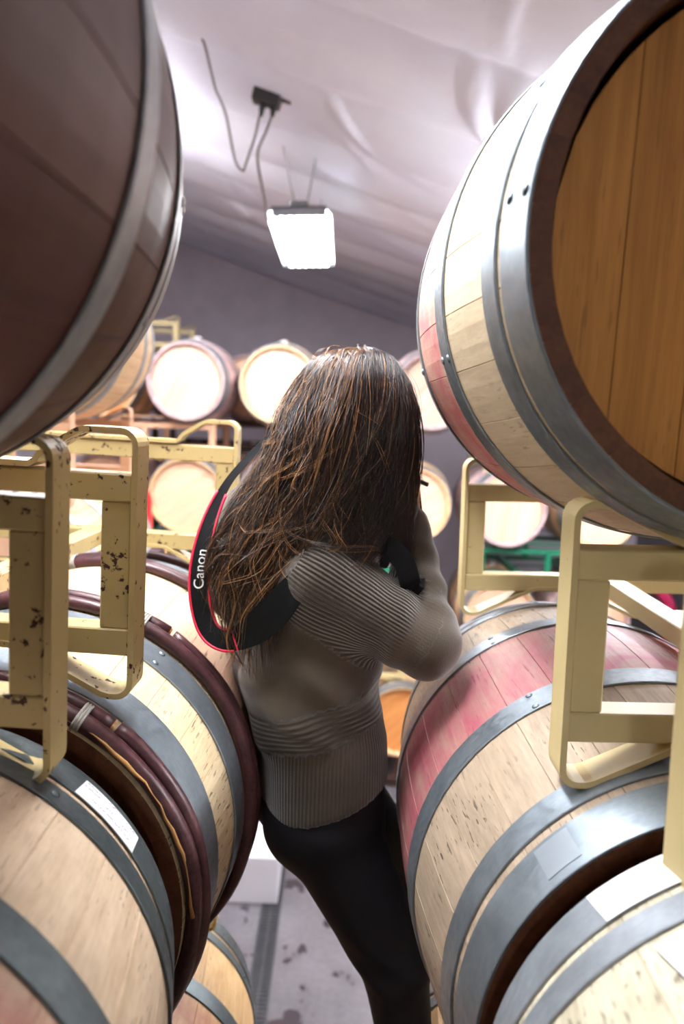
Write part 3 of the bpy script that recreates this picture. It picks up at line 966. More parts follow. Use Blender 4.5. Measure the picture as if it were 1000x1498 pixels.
for x in (-0.46, 0, 0.46):
    MB().box(x - 0.04, x + 0.04, -0.28, 0.34, 0.0, 0.10, 0.002).build('stringer', PLANK, pl)

# ------------------------------------------------------------------ the woman
class Field:
    """signed distance field on a grid, meshed by surface nets"""
    def __init__(s, lo, hi, h):
        s.lo = np.array(lo, float); s.h = h
        s.n = np.ceil((np.array(hi) - s.lo) / h).astype(int) + 1
        s.F = np.full(s.n, 0.25, dtype=np.float32)
    def block(s, lo, hi):
        a = np.clip(np.floor((np.array(lo) - s.lo) / s.h).astype(int), 0, s.n - 1)
        b = np.clip(np.ceil((np.array(hi) - s.lo) / s.h).astype(int) + 1, 1, s.n)
        ax = [s.lo[i] + s.h * np.arange(a[i], b[i]) for i in range(3)]
        P = np.stack(np.meshgrid(*ax, indexing='ij'), -1)
        return (slice(a[0], b[0]), slice(a[1], b[1]), slice(a[2], b[2])), P
    def merge(s, sl, d, k, cut=False):
        A = s.F[sl]
        if cut:
            B = -d
            hh = np.clip(0.5 - 0.5 * (A - B) / k, 0, 1) if k > 0 else 0
            s.F[sl] = (A + (B - A) * hh + k * hh * (1 - hh)) if k > 0 else np.maximum(A, B)
        elif k > 0:
            hh = np.clip(0.5 + 0.5 * (A - d) / k, 0, 1)
            s.F[sl] = A + (d - A) * hh - k * hh * (1 - hh)
        else:
            s.F[sl] = np.minimum(A, d)
    def cone(s, a, b, r1, r2, k=0.03, cut=False, fold=None):
        a = np.array(a, float); b = np.array(b, float)
        m = max(r1, r2) + 2 * k + 4 * s.h + 0.02
        sl, P = s.block(np.minimum(a, b) - m, np.maximum(a, b) + m)
        if P.size == 0: return
        ab = b - a
        t = np.clip(((P - a) @ ab) / max(ab @ ab, 1e-9), 0, 1)
        d = np.linalg.norm(P - a - t[..., None] * ab, axis=-1) - (r1 + (r2 - r1) * t)
        if fold is not None: d = d + fold(P, t)
        s.merge(sl, d, k, cut)
    def ball(s, c, r, k=0.03, axes=None, cut=False):
        c = np.array(c, float); r = np.array(r, float) * np.ones(3)
        m = r.max() + 2 * k + 4 * s.h
        sl, P = s.block(c - m, c + m)
        if P.size == 0: return
        Q = P - c
        if axes is not None: Q = Q @ np.array(axes, float).T
        k0 = np.linalg.norm(Q / r, axis=-1); k1 = np.linalg.norm(Q / (r * r), axis=-1) + 1e-9
        s.merge(sl, k0 * (k0 - 1) / k1, k, cut)
    def mesh(s):
        F = s.F; S = F < 0
        n = F.shape
        c = np.zeros((n[0] - 1, n[1] - 1, n[2] - 1), dtype=np.uint8)
        for dx in (0, 1):
            for dy in (0, 1):
                for dz in (0, 1):
                    c += S[dx:n[0] - 1 + dx, dy:n[1] - 1 + dy, dz:n[2] - 1 + dz]
        I = np.argwhere((c > 0) & (c < 8))
        idx = np.full(c.shape, -1, dtype=np.int64); idx[I[:, 0], I[:, 1], I[:, 2]] = np.arange(len(I))
        acc = np.zeros((len(I), 3)); cnt = np.zeros(len(I))
        cor = [(0, 0, 0), (1, 0, 0), (0, 1, 0), (1, 1, 0), (0, 0, 1), (1, 0, 1), (0, 1, 1), (1, 1, 1)]
        ed = [(0, 1), (2, 3), (4, 5), (6, 7), (0, 2), (1, 3), (4, 6), (5, 7), (0, 4), (1, 5), (2, 6), (3, 7)]
        val = [F[I[:, 0] + q[0], I[:, 1] + q[1], I[:, 2] + q[2]].astype(float) for q in cor]
        for a, b in ed:
            m = (val[a] < 0) != (val[b] < 0)
            t = np.where(m, val[a] / np.where(m, val[a] - val[b], 1), 0)
            p = np.array(cor[a]) + t[:, None] * (np.array(cor[b]) - np.array(cor[a]))
            acc += p * m[:, None]; cnt += m
        V = s.lo + s.h * (I + acc / cnt[:, None])
        Q = []
        for ax in range(3):
            o = [i for i in range(3) if i != ax]
            sl0 = [slice(None)] * 3; sl1 = [slice(None)] * 3
            sl0[ax] = slice(0, n[ax] - 1); sl1[ax] = slice(1, n[ax])
            D = S[tuple(sl0)] != S[tuple(sl1)]
            E = np.argwhere(D)
            E = E[(E[:, o[0]] > 0) & (E[:, o[1]] > 0) & (E[:, o[0]] < n[o[0]] - 1) & (E[:, o[1]] < n[o[1]] - 1)]
            ins = S[E[:, 0], E[:, 1], E[:, 2]]
            qs = []
            for (u, v) in ((-1, -1), (0, -1), (0, 0), (-1, 0)):
                G = E.copy(); G[:, o[0]] += u; G[:, o[1]] += v
                qs.append(idx[G[:, 0], G[:, 1], G[:, 2]])
            q = np.stack(qs, 1)
            flip = ins if ax != 1 else ~ins
            q[~flip] = q[~flip][:, ::-1]
            Q.append(q)
        return V, np.concatenate(Q)

def v3(*a): return np.array(a, float)
def smooth_mesh(o, it=4, f=0.5):
    m = o.modifiers.new('relax', 'SMOOTH'); m.iterations = it; m.factor = f

# joints (metres, floor at z = 0); she faces right and away, leaning her hips on the left barrel
FH = v3(0.50, 0.866, 0); RHD = v3(0.866, -0.50, 0)         # head: forward, her right
RC = v3(0.60, -0.80, 0)                                    # chest: her right
RP = v3(0.30, -0.954, 0)                                   # hips: her right
FP = v3(0.954, 0.30, 0)
HEAD = v3(0.014, 1.375, 3.128)
NECK = v3(-0.045, 1.392, 2.93)
CHEST = v3(-0.068, 1.392, 2.79)
WAIST = v3(-0.050, 1.395, 2.60)
HIPS = v3(-0.015, 1.395, 2.41)
SHR, ELR, WRR = v3(-0.035, 1.285, 2.842), v3(0.160, 1.275, 2.732), v3(0.128, 1.42, 2.935)
SHL, ELL, WRL = v3(-0.160, 1.490, 2.905), v3(0.010, 1.68, 2.77), v3(0.10, 1.60, 2.95)
HPR, KNR, ANR = v3(-0.005, 1.335, 2.365), v3(0.140, 1.315, 2.085), v3(0.188, 1.31, 1.80)
HPL, KNL, ANL = v3(0.000, 1.460, 2.365), v3(0.175, 1.60, 2.10), v3(0.195, 1.55, 1.80)

person = empty('person', (0.19, 1.40, 1.715))
tag(person, 'woman with long brown hair in knit sweater and black trousers, seen from behind', 'person')
POFF = -np.array((0.19, 1.40, 1.715))
def pput(name, V, Q, mat, parent=person, **kw):
    return put(name, fast_mesh(name, np.asarray(V) + POFF, Q, mat, **kw), parent)

SKIN = NT('skin')
tcs = SKIN.n('ShaderNodeTexCoord')
SKIN.col(SKIN.ramp(SKIN.noise(tcs.outputs['Object'], 14, 4), [(0.35, srgb(206, 146, 112)), (0.65, srgb(226, 172, 138))]))
SKIN.set(Roughness=0.45); SKIN.b.inputs['Subsurface Weight'].default_value = 0.12
SKIN.b.inputs['Subsurface Radius'].default_value = (0.02, 0.008, 0.004)
SKIN = SKIN.m

def build_body():
    f = Field((-0.32, 1.08, 1.68), (0.36, 1.86, 3.28), 0.005)
    ax = np.array([RHD, FH, (0, 0, 1)])
    f.ball(HEAD + v3(0, 0, 0.02) - 0.008 * FH, (0.072, 0.088, 0.078), 0, ax)          # skull
    f.ball(HEAD + 0.030 * FH + v3(0, 0, -0.055), (0.056, 0.062, 0.066), 0.03, ax)      # jaw
    f.ball(HEAD + 0.070 * FH + v3(0, 0, -0.098), (0.022, 0.02, 0.016), 0.02, ax)       # chin
    f.cone(HEAD + 0.088 * FH + v3(0, 0, 0.004), HEAD + 0.106 * FH + v3(0, 0, -0.034), 0.008, 0.013, 0.012)   # nose
    for s in (-1, 1):
        f.ball(HEAD + 0.088 * FH + s * 0.032 * RHD + v3(0, 0, 0.004), 0.014, 0.008, cut=True)   # eye sockets
        f.ball(HEAD + 0.079 * FH + s * 0.032 * RHD + v3(0, 0, 0.003), 0.0125, 0.003)            # eyes
        f.cone(HEAD + 0.086 * FH + s * 0.014 * RHD + v3(0, 0, 0.022), HEAD + 0.078 * FH + s * 0.046 * RHD + v3(0, 0, 0.022), 0.006, 0.005, 0.01)   # brows
        f.ball(HEAD - 0.006 * FH + s * 0.076 * RHD + v3(0, 0, -0.012), (0.012, 0.020, 0.032), 0.008, ax)    # ears
        f.ball(HEAD + 0.064 * FH + s * 0.036 * RHD + v3(0, 0, -0.030), 0.022, 0.02)            # cheeks
    f.cone(HEAD + 0.088 * FH - 0.02 * RHD + v3(0, 0, -0.064), HEAD + 0.088 * FH + 0.02 * RHD + v3(0, 0, -0.064), 0.0075, 0.0075, 0.008)  # lips
    f.cone(HEAD - 0.012 * FH + v3(0, 0, -0.06), NECK, 0.050, 0.056, 0.03)
    f.cone(NECK, CHEST, 0.06, 0.09, 0.04)
    for s in (-1, 1):
        f.cone(CHEST + s * 0.05 * RC, WAIST + s * 0.035 * RP, 0.088, 0.085, 0.04)
        f.cone(WAIST + s * 0.035 * RP, HIPS + s * 0.045 * RP, 0.085, 0.085, 0.04)
    def limb(a, b, c, r):
        f.cone(a, b, r[0], r[1], 0.03); f.cone(b, c, r[1], r[2], 0.02)
    f.cone(NECK - v3(0, 0, .03), SHR, 0.05, 0.048, 0.04); f.cone(NECK - v3(0, 0, .03), SHL, 0.05, 0.048, 0.04)
    limb(SHR, ELR, WRR, (0.046, 0.037, 0.025)); limb(SHL, ELL, WRL, (0.046, 0.037, 0.025))
    limb(HPR, KNR, ANR, (0.080, 0.050, 0.034)); limb(HPL, KNL, ANL, (0.080, 0.050, 0.034))
    for an in (ANR, ANL):
        f.cone(an, an + v3(-0.002, -0.04, -0.045), 0.03, 0.026, 0.02); f.cone(an + v3(0, -0.03, -0.045), an + v3(0.012, 0.13, -0.052), 0.028, 0.020, 0.02)
    # hands closing on the camera
    def hand(w, palm_dir, fing_dir, across, curl, thumb_dir):
        pc = w + palm_dir * 0.045
        for q in (-1, 0, 1):
            f.cone(w + across * 0.010 * q, pc + palm_dir * 0.03 + across * 0.024 * q, 0.017, 0.014, 0.012)
        for i, (L, o) in enumerate(((0.070, 0.033), (0.078, 0.011), (0.073, -0.011), (0.058, -0.031))):
            a = pc + palm_dir * 0.034 + across * o
            b = a + (fing_dir * 0.75 + palm_dir * 0.55) * (L * 0.45)
            c = b + (fing_dir * 0.95 + curl * 0.35) * (L * 0.32)
            e = c + (fing_dir * 0.55 + curl * 0.85) * (L * 0.28)
            f.cone(a, b, 0.0092, 0.0088, 0.004); f.cone(b, c, 0.0088, 0.008, 0.002); f.cone(c, e, 0.008, 0.007, 0.002)
        a = w + palm_dir * 0.028 + across * 0.026
        b = a + thumb_dir * 0.034 + across * 0.012; c = b + (thumb_dir * 0.7 + palm_dir * 0.5) * 0.03
        f.cone(a, b, 0.0125, 0.011, 0.008); f.cone(b, c, 0.0105, 0.0088, 0.003)
    up = v3(0, 0, 1)
    hand(WRR, v3(-0.10, 0.45, 0.885), FH * 0.8 + up * 0.2, RHD * 0.75 - FH * 0.4, -RHD, -FH * 0.3 + up * 0.9)
    hand(WRL, v3(0.1, -0.2, 0.97), -RHD * 0.2 + up * 0.9, FH, RHD, RHD)
    V, Q = f.mesh()
    o = pput('body', V, Q, SKIN); smooth_mesh(o, 2)
    return o
build_body()

# knit sweater
def knit():
    m = NT('grey_brown_knit')
    tc = m.n('ShaderNodeTexCoord')
    at = m.n('ShaderNodeAttribute'); at.attribute_name = 'rib'
    am = m.n('ShaderNodeAttribute'); am.attribute_name = 'ribamp'
    w = m.math('ADD', m.math('MULTIPLY', m.math('SINE', m.math('MULTIPLY', at.outputs['Fac'], 6.2832)), 0.5), 0.5)
    fine = m.noise(tc.outputs['Object'], 380, 2, 0.6)
    big = m.noise(tc.outputs['Object'], 9, 4)
    base = m.ramp(big, [(0.3, srgb(70, 61, 50)), (0.7, srgb(90, 79, 65))])
    base = m.mix(m.math('MULTIPLY', fine, 0.5), base, srgb(54, 46, 38))
    base = m.mix(m.math('MULTIPLY', m.math('SUBTRACT', 1.0, w), m.math('MULTIPLY', am.outputs['Fac'], 0.55)), base, srgb(24, 20, 16))  # rib grooves darkened in the colour, as painted crease shade
    m.col(base)
    m.set(Roughness=0.85)
    m.b.inputs['Sheen Weight'].default_value = 0.35
    m.b.inputs['Sheen Roughness'].default_value = 0.5
    m.b.inputs['Specular IOR Level'].default_value = 0.2
    hgt = m.math('ADD', m.math('MULTIPLY', w, m.math('MULTIPLY', am.outputs['Fac'], 1.0)), m.math('MULTIPLY', fine, 0.25))
    m.bump(hgt, 0.8, 0.004)
    return m.m

def build_sweater():
    f = Field((-0.34, 1.10, 2.32), (0.30, 1.80, 3.02), 0.006)
    def wr(P, t): return 0.006 * np.sin(P[..., 2] * 55 + P[..., 0] * 38 + 3 * np.sin(P[..., 1] * 9))
    # torso: ribbed hem, bloused waist, chest
    for s in (-1, 1):
        f.cone(HIPS + s * 0.048 * RP + v3(0, 0, -0.03), HIPS + s * 0.048 * RP + v3(-0.01, 0, 0.10), 0.116, 0.117, 0.03)
        f.cone(WAIST + s * 0.045 * RP + v3(0.0, 0, -0.005), WAIST + s * 0.045 * RP + v3(-0.008, 0, 0.045), 0.129, 0.125, 0.012, fold=wr)
        f.cone(WAIST + s * 0.045 * RP + v3(0, 0, 0.06), CHEST + s * 0.06 * RC, 0.116, 0.112, 0.03, fold=wr)
        f.cone(CHEST + s * 0.06 * RC, CHEST + s * 0.075 * RC + v3(0, 0, 0.075), 0.108, 0.07, 0.04)
    f.cone(NECK - v3(0, 0, 0.05), NECK + v3(0.01, -0.002, 0.03), 0.085, 0.064, 0.03)
    f.cone(SHR - 0.25 * (SHR - CHEST), SHR, 0.09, 0.078, 0.04)
    f.cone(SHL - 0.25 * (SHL - CHEST), SHL, 0.09, 0.078, 0.04)
    def sl(P, t): return 0.0045 * np.sin(t * 22 + P[..., 2] * 30) * np.clip(t * 1.6 - .4, 0, 1)
    def sl2(P, t): return 0.005 * np.sin(t * 26 + P[..., 0] * 30) * np.clip(1.1 - t, 0, 1)
    for a, b, c in ((SHR, ELR, WRR), (SHL, ELL, WRL)):
        f.cone(a, b, 0.082, 0.060, 0.02, fold=sl)
        f.cone(b, b + 0.93 * (c - b), 0.058, 0.040, 0.015, fold=sl2)
    # hem line, cut on a slant
    sl_, P = f.block((-0.4, 1.0, 2.2), (0.4, 1.9, 2.62))
    plane = (2.405 + 0.34 * (P[..., 0] + 0.02) + 0.05 * (P[..., 1] - 1.3)) - P[..., 2]
    f.F[sl_] = np.maximum(f.F[sl_], plane)
    # crease between blouse and hem band
    V, Q = f.mesh()
    o = pput('sweater', V, Q, knit()); smooth_mesh(o, 3)
    # knit direction: ribs run along the sleeve, up and down the hem, round the body at the waist
    n = len(V)
    rib = np.zeros(n); amp = np.zeros(n)
    def seg(a, b):
        ab = b - a; t = np.clip(((V - a) @ ab) / (ab @ ab), 0, 1)
        q = V - a - t[:, None] * ab
        return t, np.linalg.norm(q, axis=1), q, ab / np.linalg.norm(ab)
    t, d, q, u = seg(SHR, ELR)
    e1 = np.cross(u, v3(0, 0, 1)); e1 /= np.linalg.norm(e1); e2 = np.cross(u, e1)
    ang = np.arctan2(q @ e1, q @ e2)
    arm = (d < 0.098) & (V[:, 2] > 2.66) & (t < 0.985) & (((V - SHR) @ u) > -0.045)
    rib[arm] = ang[arm] * 0.072 / 0.0066
    amp[arm] = np.clip((0.80 - t[arm]) / 0.12, 0.05, 1) * np.clip((0.098 - d[arm]) / 0.010, 0, 1)
    hem = (V[:, 2] < 2.545 + 0.30 * (V[:, 0] + 0.02)) & ~arm
    c = HIPS
    a2 = np.arctan2(V[:, 1] - c[1], V[:, 0] - c[0])
    rib[hem] = a2[hem] * 0.13 / 0.0058; amp[hem] = 0.42
    mid = (~hem) & (~arm) & (V[:, 2] < 2.62 + 0.30 * (V[:, 0] + 0.02))
    rib[mid] = (V[mid, 2] - 0.30 * V[mid, 0]) / 0.011; amp[mid] = 0.55
    me = o.data
    for nm, arr in (('rib', rib), ('ribamp', amp)):
        A = me.attributes.new(nm, 'FLOAT', 'POINT'); A.data.foreach_set('value', arr.astype(np.float32))
    return o
build_sweater()

def build_trousers():
    f = Field((-0.30, 1.10, 1.76), (0.36, 1.85, 2.56), 0.007)
    for s in (-1, 1):
        f.cone(HIPS + s * 0.045 * RP + v3(0, 0, 0.06), HIPS + s * 0.05 * RP + v3(0.002, 0, -0.03), 0.102, 0.108, 0.03)
        f.ball(HIPS + s * 0.055 * RP - 0.03 * FP + v3(0, 0, -0.055), (0.095, 0.085, 0.09), 0.03)
    def wr(P, t): return 0.003 * np.sin(P[..., 2] * 90 + P[..., 0] * 60) * np.exp(-((t - .95) / .25) ** 2)
    for h, k, a in ((HPR, KNR, ANR), (HPL, KNL, ANL)):
        f.cone(h, k, 0.096, 0.066, 0.02, fold=wr); f.cone(k, a, 0.064, 0.045, 0.015, fold=wr)
    V, Q = f.mesh()
    m = plain('black_denim', srgb(17, 16, 20), 0.75, var=0.25, scale=60, bump=0.2, spec=0.25)
    o = pput('trousers', V, Q, m); smooth_mesh(o, 3)
build_trousers()
def shoes():
    m = plain('black_shoe_leather', srgb(20, 19, 20), 0.45)
    sm = plain('shoe_sole', srgb(30, 28, 28), 0.8)
    for an in (ANR, ANL):
        f = Field(an - v3(.08, .12, .13), an + v3(.1, .24, .07), 0.006)
        f.cone(an + v3(0, 0, 0.03), an + v3(-0.002, -0.03, -0.045), 0.044, 0.038, 0.02)
        f.cone(an + v3(0, -0.04, -0.048), an + v3(0.014, 0.15, -0.055), 0.038, 0.032, 0.03)
        V, Q = f.mesh()
        o = pput('shoe', V, Q, m); smooth_mesh(o, 2)
        g = MB()
        pts = [(-0.036, -0.075), (0.036, -0.075), (0.044, 0.05), (0.046, 0.13), (0.02, 0.19), (-0.016, 0.185), (-0.032, 0.12), (-0.034, 0.03)]
        V2 = [(x, y, z) for z in (-0.098, -0.080) for x, y in pts]
        nn = len(pts)
        F2 = [tuple(range(nn))[::-1], tuple(range(nn, 2 * nn))] + [(i, (i + 1) % nn, (i + 1) % nn + nn, i + nn) for i in range(nn)]
        g.add(V2, F2)
        g.build('sole', sm, o, loc=tuple(an + POFF))
shoes()

# long hair
GUIDES = np.array([
  [(0.03, 1.43, 3.238), (-0.040, 1.37, 3.222), (-0.092, 1.345, 3.141), (-0.121, 1.32, 3.056), (-0.176, 1.3, 2.96), (-0.212, 1.29, 2.863), (-0.200, 1.28, 2.769)],
  [(0.032, 1.43, 3.244), (-0.024, 1.335, 3.226), (-0.064, 1.285, 3.13), (-0.091, 1.26, 3.026), (-0.139, 1.25, 2.921), (-0.175, 1.245, 2.814), (-0.163, 1.245, 2.705)],
  [(0.034, 1.43, 3.248), (0.006, 1.312, 3.228), (-0.015, 1.265, 3.132), (-0.039, 1.25, 3.018), (-0.081, 1.24, 2.914), (-0.117, 1.235, 2.808), (-0.123, 1.24, 2.66)],
  [(0.036, 1.43, 3.250), (0.036, 1.308, 3.228), (0.036, 1.265, 3.134), (0.024, 1.25, 3.02), (-0.007, 1.24, 2.928), (-0.05, 1.232, 2.869), (-0.085, 1.225, 2.81)],
  [(0.039, 1.43, 3.248), (0.068, 1.335, 3.222), (0.086, 1.285, 3.136), (0.084, 1.27, 3.021), (0.070, 1.26, 2.94), (0.047, 1.25, 2.894), (0.03, 1.23, 2.868)],
  [(0.042, 1.43, 3.240), (0.085, 1.375, 3.212), (0.114, 1.33, 3.137), (0.124, 1.325, 3.029), (0.122, 1.325, 2.943), (0.119, 1.325, 2.881), (0.115, 1.315, 2.833)]])
def hair_mat(name, c1, c2, rough=0.32):
    m = NT(name)
    tc = m.n('ShaderNodeTexCoord')
    n = m.noise(m.mapping(tc.outputs['Object'], (220, 220, 18)), 1.0, 3)
    m.col(m.ramp(n, [(0.3, c1), (0.7, c2)])); m.set(Roughness=rough)
    m.b.inputs['Specular IOR Level'].default_value = 0.6
    return m.m
HM = [hair_mat('dark_brown_hair', srgb(14, 9, 8), srgb(30, 20, 17)), hair_mat('brown_hair', srgb(42, 27, 20), srgb(68, 46, 33)),
      hair_mat('golden_hair', srgb(108, 74, 42), srgb(158, 114, 68))]
def gpoint(s, t):
    """point on the hair surface: s across the head 0..1, t along the strand 0..1"""
    g = np.clip(s, 0, 1) * (len(GUIDES) - 1)
    i = np.minimum(g.astype(int), len(GUIDES) - 2); w = (g - i)[:, None]
    k = np.clip(t, 0, 1) * (GUIDES.shape[1] - 1)
    j = np.minimum(k.astype(int), GUIDES.shape[1] - 2); u = k - j
    def cr(gi):
        G = GUIDES[gi]
        ar = np.arange(len(gi))
        p0 = G[ar, np.maximum(j - 1, 0)]; p1 = G[ar, j]; p2 = G[ar, j + 1]; p3 = G[ar, np.minimum(j + 2, GUIDES.shape[1] - 1)]
        uu = u[:, None]
        return 0.5 * (2 * p1 + (p2 - p0) * uu + (2 * p0 - 5 * p1 + 4 * p2 - p3) * uu ** 2 + (3 * p1 - p0 - 3 * p2 + p3) * uu ** 3)
    return cr(i) * (1 - w) + cr(i + 1) * w

def build_hair():
    rg = np.random.default_rng(11)
    NS, NP = 6000, 26
    Vs, Qs, Ms = [], [], []
    # underlayer that keeps the scalp covered
    f = Field((-0.28, 1.18, 2.62), (0.18, 1.52, 3.27), 0.006)
    ax = np.array([RHD, FH, (0, 0, 1)])
    f.ball(HEAD + v3(0, 0, 0.014) - 0.012 * FH, (0.077, 0.09, 0.092), 0, ax)
    for s in np.linspace(0, 1, 12):
        tt = np.linspace(0.06, 0.86 if s < .55 else 0.9, 10)
        P = gpoint(np.full(10, s), tt)
        P[:, 1] += 0.024; P[:, 2] -= np.array([0.02, 0.012] + [0.004] * 8)
        for a, b, i in zip(P[:-1], P[1:], range(9)):
            r0 = min(0.021 - 0.0013 * i, 0.006 + 0.006 * i)
            f.cone(a, b, r0, r0 - 0.0016, 0.02)
    f.ball(HEAD + 0.075 * FH + v3(0, 0, -0.03), (0.07, 0.06, 0.085), 0.01, ax, cut=True)
    V, Q = f.mesh()
    Vs.append(V); Qs.append(Q); Ms.append(np.zeros(len(Q), int))
    base = len(V)
    ncl = 420
    cl_s = rg.random(ncl); cl_drift = rg.normal(-0.01, 0.11, ncl); cl_len = rg.uniform(0.72, 1.0, ncl)
    cl_lift = rg.normal(0, 0.006, ncl); cl_ph = rg.uniform(0, 6.28, ncl); cl_col = rg.random(ncl)
    tri = np.array([(0.0, 1.0), (0.87, -0.5), (-0.87, -0.5)])
    for i in range(NS):
        c = rg.integers(ncl)
        wild = rg.random() < 0.12
        s0 = np.clip(cl_s[c] + rg.normal(0, 0.03), 0, 1)
        s1 = np.clip(s0 + cl_drift[c] + rg.normal(0, 0.012) + (rg.normal(-0.1, 0.22) if wild else 0), -0.0, 1)
        t0 = rg.uniform(0.0, 0.05) if rg.random() < 0.75 else rg.uniform(0.0, 0.3)
        L = cl_len[c] * rg.uniform(0.9, 1.04)
        t = np.linspace(t0, max(L, t0 + .35), NP)
        u = np.linspace(0, 1, NP)
        P = gpoint(s0 + (s1 - s0) * u ** 1.3, t)
        lift = (cl_lift[c] + rg.normal(0, 0.003) + (rg.uniform(0, 0.012) if wild else 0)) * np.sin(np.pi * np.minimum(u * 1.2, 1)) + 0.004
        # outward from the head axis
        out = P - np.array([HEAD[0] - 0.02, HEAD[1], 0]); out[:, 2] = 0
        out /= np.linalg.norm(out, axis=1)[:, None] + 1e-9
        P = P + out * lift[:, None]
        A = (0.0012 + (0.016 if s0 < .5 else 0.009) * u ** 1.4) * (1.7 if wild else 1)
        P[:, 0] += A * np.sin(u * 9 + cl_ph[c] + rg.normal(0, .4)); P[:, 2] += 0.6 * A * np.sin(u * 13 + 2 * cl_ph[c])
        P[:, 1] += 0.4 * A * np.sin(u * 7 + 3 * cl_ph[c]) - 0.002 * rg.random()
        T = np.gradient(P, axis=0); T /= np.linalg.norm(T, axis=1)[:, None] + 1e-9
        e1 = np.cross(T, v3(0.0, -1, 0.05)); e1 /= np.linalg.norm(e1, axis=1)[:, None] + 1e-9
        e2 = np.cross(T, e1)
        r = rg.uniform(0.0003, 0.0009) * (1 - 0.75 * u ** 3)
        if wild: r *= 0.6
        R = P[:, None, :] + r[:, None, None] * (tri[None, :, 0, None] * e1[:, None, :] + tri[None, :, 1, None] * e2[:, None, :])
        Vs.append(R.reshape(-1, 3))
        a = base + np.arange(NP - 1)[:, None] * 3 + np.arange(3)[None]
        b = base + np.arange(NP - 1)[:, None] * 3 + (np.arange(3)[None] + 1) % 3
        Qs.append(np.stack([a, b, b + 3, a + 3], -1).reshape(-1, 4))
        pr = cl_col[c] + rg.normal(0, 0.12)
        gold = 0.93 if s0 < 0.5 else 1.08
        brown = 0.48 if s0 < 0.5 else 0.9
        mi = 2 if (pr > gold or (wild and rg.random() < (.3 if s0 < .55 else .03))) else (1 if pr > brown else 0)
        Ms.append(np.full((NP - 1) * 3, mi))
        base += NP * 3
    # crossing strands and flyaways swept over the surface
    for i in range(170):
        s0 = rg.beta(1.3, 2.0) * 0.75; s1 = np.clip(s0 + rg.normal(-0.05, 0.28), 0.0, 0.85)
        t0 = rg.uniform(0.05, 0.75); t1 = min(t0 + rg.uniform(0.12, 0.4), 1.0)
        u = np.linspace(0, 1, NP); t = t0 + (t1 - t0) * u
        P = gpoint(s0 + (s1 - s0) * (3 * u ** 2 - 2 * u ** 3), t)
        out = P - np.array([HEAD[0] - 0.02, HEAD[1] + 0.02, 0]); out[:, 2] = 0
        out /= np.linalg.norm(out, axis=1)[:, None] + 1e-9
        P = P + out * (0.007 + 0.012 * rg.random() * np.sin(np.pi * u))[:, None]
        A = rg.uniform(0.002, 0.012); ph = rg.uniform(0, 6.28)
        P[:, 0] += A * np.sin(u * rg.uniform(4, 14) + ph); P[:, 2] += A * np.sin(u * rg.uniform(4, 12) + 2 * ph)
        T = np.gradient(P, axis=0); T /= np.linalg.norm(T, axis=1)[:, None] + 1e-9
        e1 = np.cross(T, v3(0.0, -1, 0.05)); e1 /= np.linalg.norm(e1, axis=1)[:, None] + 1e-9
        e2 = np.cross(T, e1)
        nb = rg.integers(1, 7)
        for b_ in range(nb):
            D = rg.normal(0, 0.0022, 3) * np.sin(np.pi * np.clip(u, .1, .9))[:, None]
            r = rg.uniform(0.00025, 0.0006) * (1 - 0.7 * np.abs(2 * u - 1) ** 3)
            PP = P + D
            R = PP[:, None, :] + r[:, None, None] * (tri[None, :, 0, None] * e1[:, None, :] + tri[None, :, 1, None] * e2[:, None, :])
            Vs.append(R.reshape(-1, 3))
            a = base + np.arange(NP - 1)[:, None] * 3 + np.arange(3)[None]
            b = base + np.arange(NP - 1)[:, None] * 3 + (np.arange(3)[None] + 1) % 3
            Qs.append(np.stack([a, b, b + 3, a + 3], -1).reshape(-1, 4))
            Ms.append(np.full((NP - 1) * 3, 2 if rg.random() < 0.5 else 1))
            base += NP * 3
    o = pput('hair', np.vstack(Vs), np.vstack(Qs), None, mats=HM, midx=np.concatenate(Ms))
    tag(o, 'long brown hair with lighter golden strands')
build_hair()

# camera with its neck strap
BLK = plain('black_camera_rubber', srgb(16, 16, 18), 0.55, var=0.2, scale=90, bump=0.15)
GLS = plain('lens_glass', srgb(20, 22, 40), 0.06, spec=0.8)
STRAPM = plain('black_strap_webbing', srgb(11, 11, 13), 0.75, var=0.25, scale=120, bump=0.2, spec=0.15)
REDE = plain('red_strap_edge', srgb(206, 22, 62), 0.5, var=0.1)
WHT = plain('white_strap_print', srgb(226, 228, 230), 0.5, var=0.02)
CAMC = v3(0.082, 1.515, 3.055)
cam_root = empty('photo_camera', tuple(CAMC), (0, 0, -math.atan2(FH[0], FH[1])))
tag(cam_root, 'black stills camera held up to the face, its red-edged strap looping behind the back', 'camera')
MB().box(-0.055, 0.055, -0.035, 0.03, -0.04, 0.045, 0.010).build('camera_body', BLK, cam_root)
MB().box(-0.025, 0.025, -0.04, 0.03, 0.045, 0.072, 0.008).build('viewfinder', BLK, cam_root)
MB().box(0.035, 0.062, -0.03, 0.052, -0.04, 0.035, 0.010).build('grip', BLK, cam_root)
ln = MB().tube([(-0.01, 0.03, 0), (-0.01, 0.06, 0), (-0.01, 0.062, 0), (-0.01, 0.12, 0)], [0.036, 0.036, 0.034, 0.037], 24).build('lens', BLK, cam_root, smooth=True)
MB().tube([(-0.01, 0.12, 0), (-0.01, 0.1205, 0)], 0.032, 24).build('front_glass', GLS, ln)
stick = MB().tube([tuple(Matrix.Rotation(math.atan2(FH[0], FH[1]), 3, 'Z') @ Vector(p - CAMC)) for p in (v3(0.120, 1.46, 3.012), v3(0.148, 1.465, 3.003), v3(0.170, 1.47, 2.994))], 0.0045, 8)
stick.build('thin_black_stick', BLK, cam_root, smooth=True)  # unidentified thin black stick, built as a small camera part

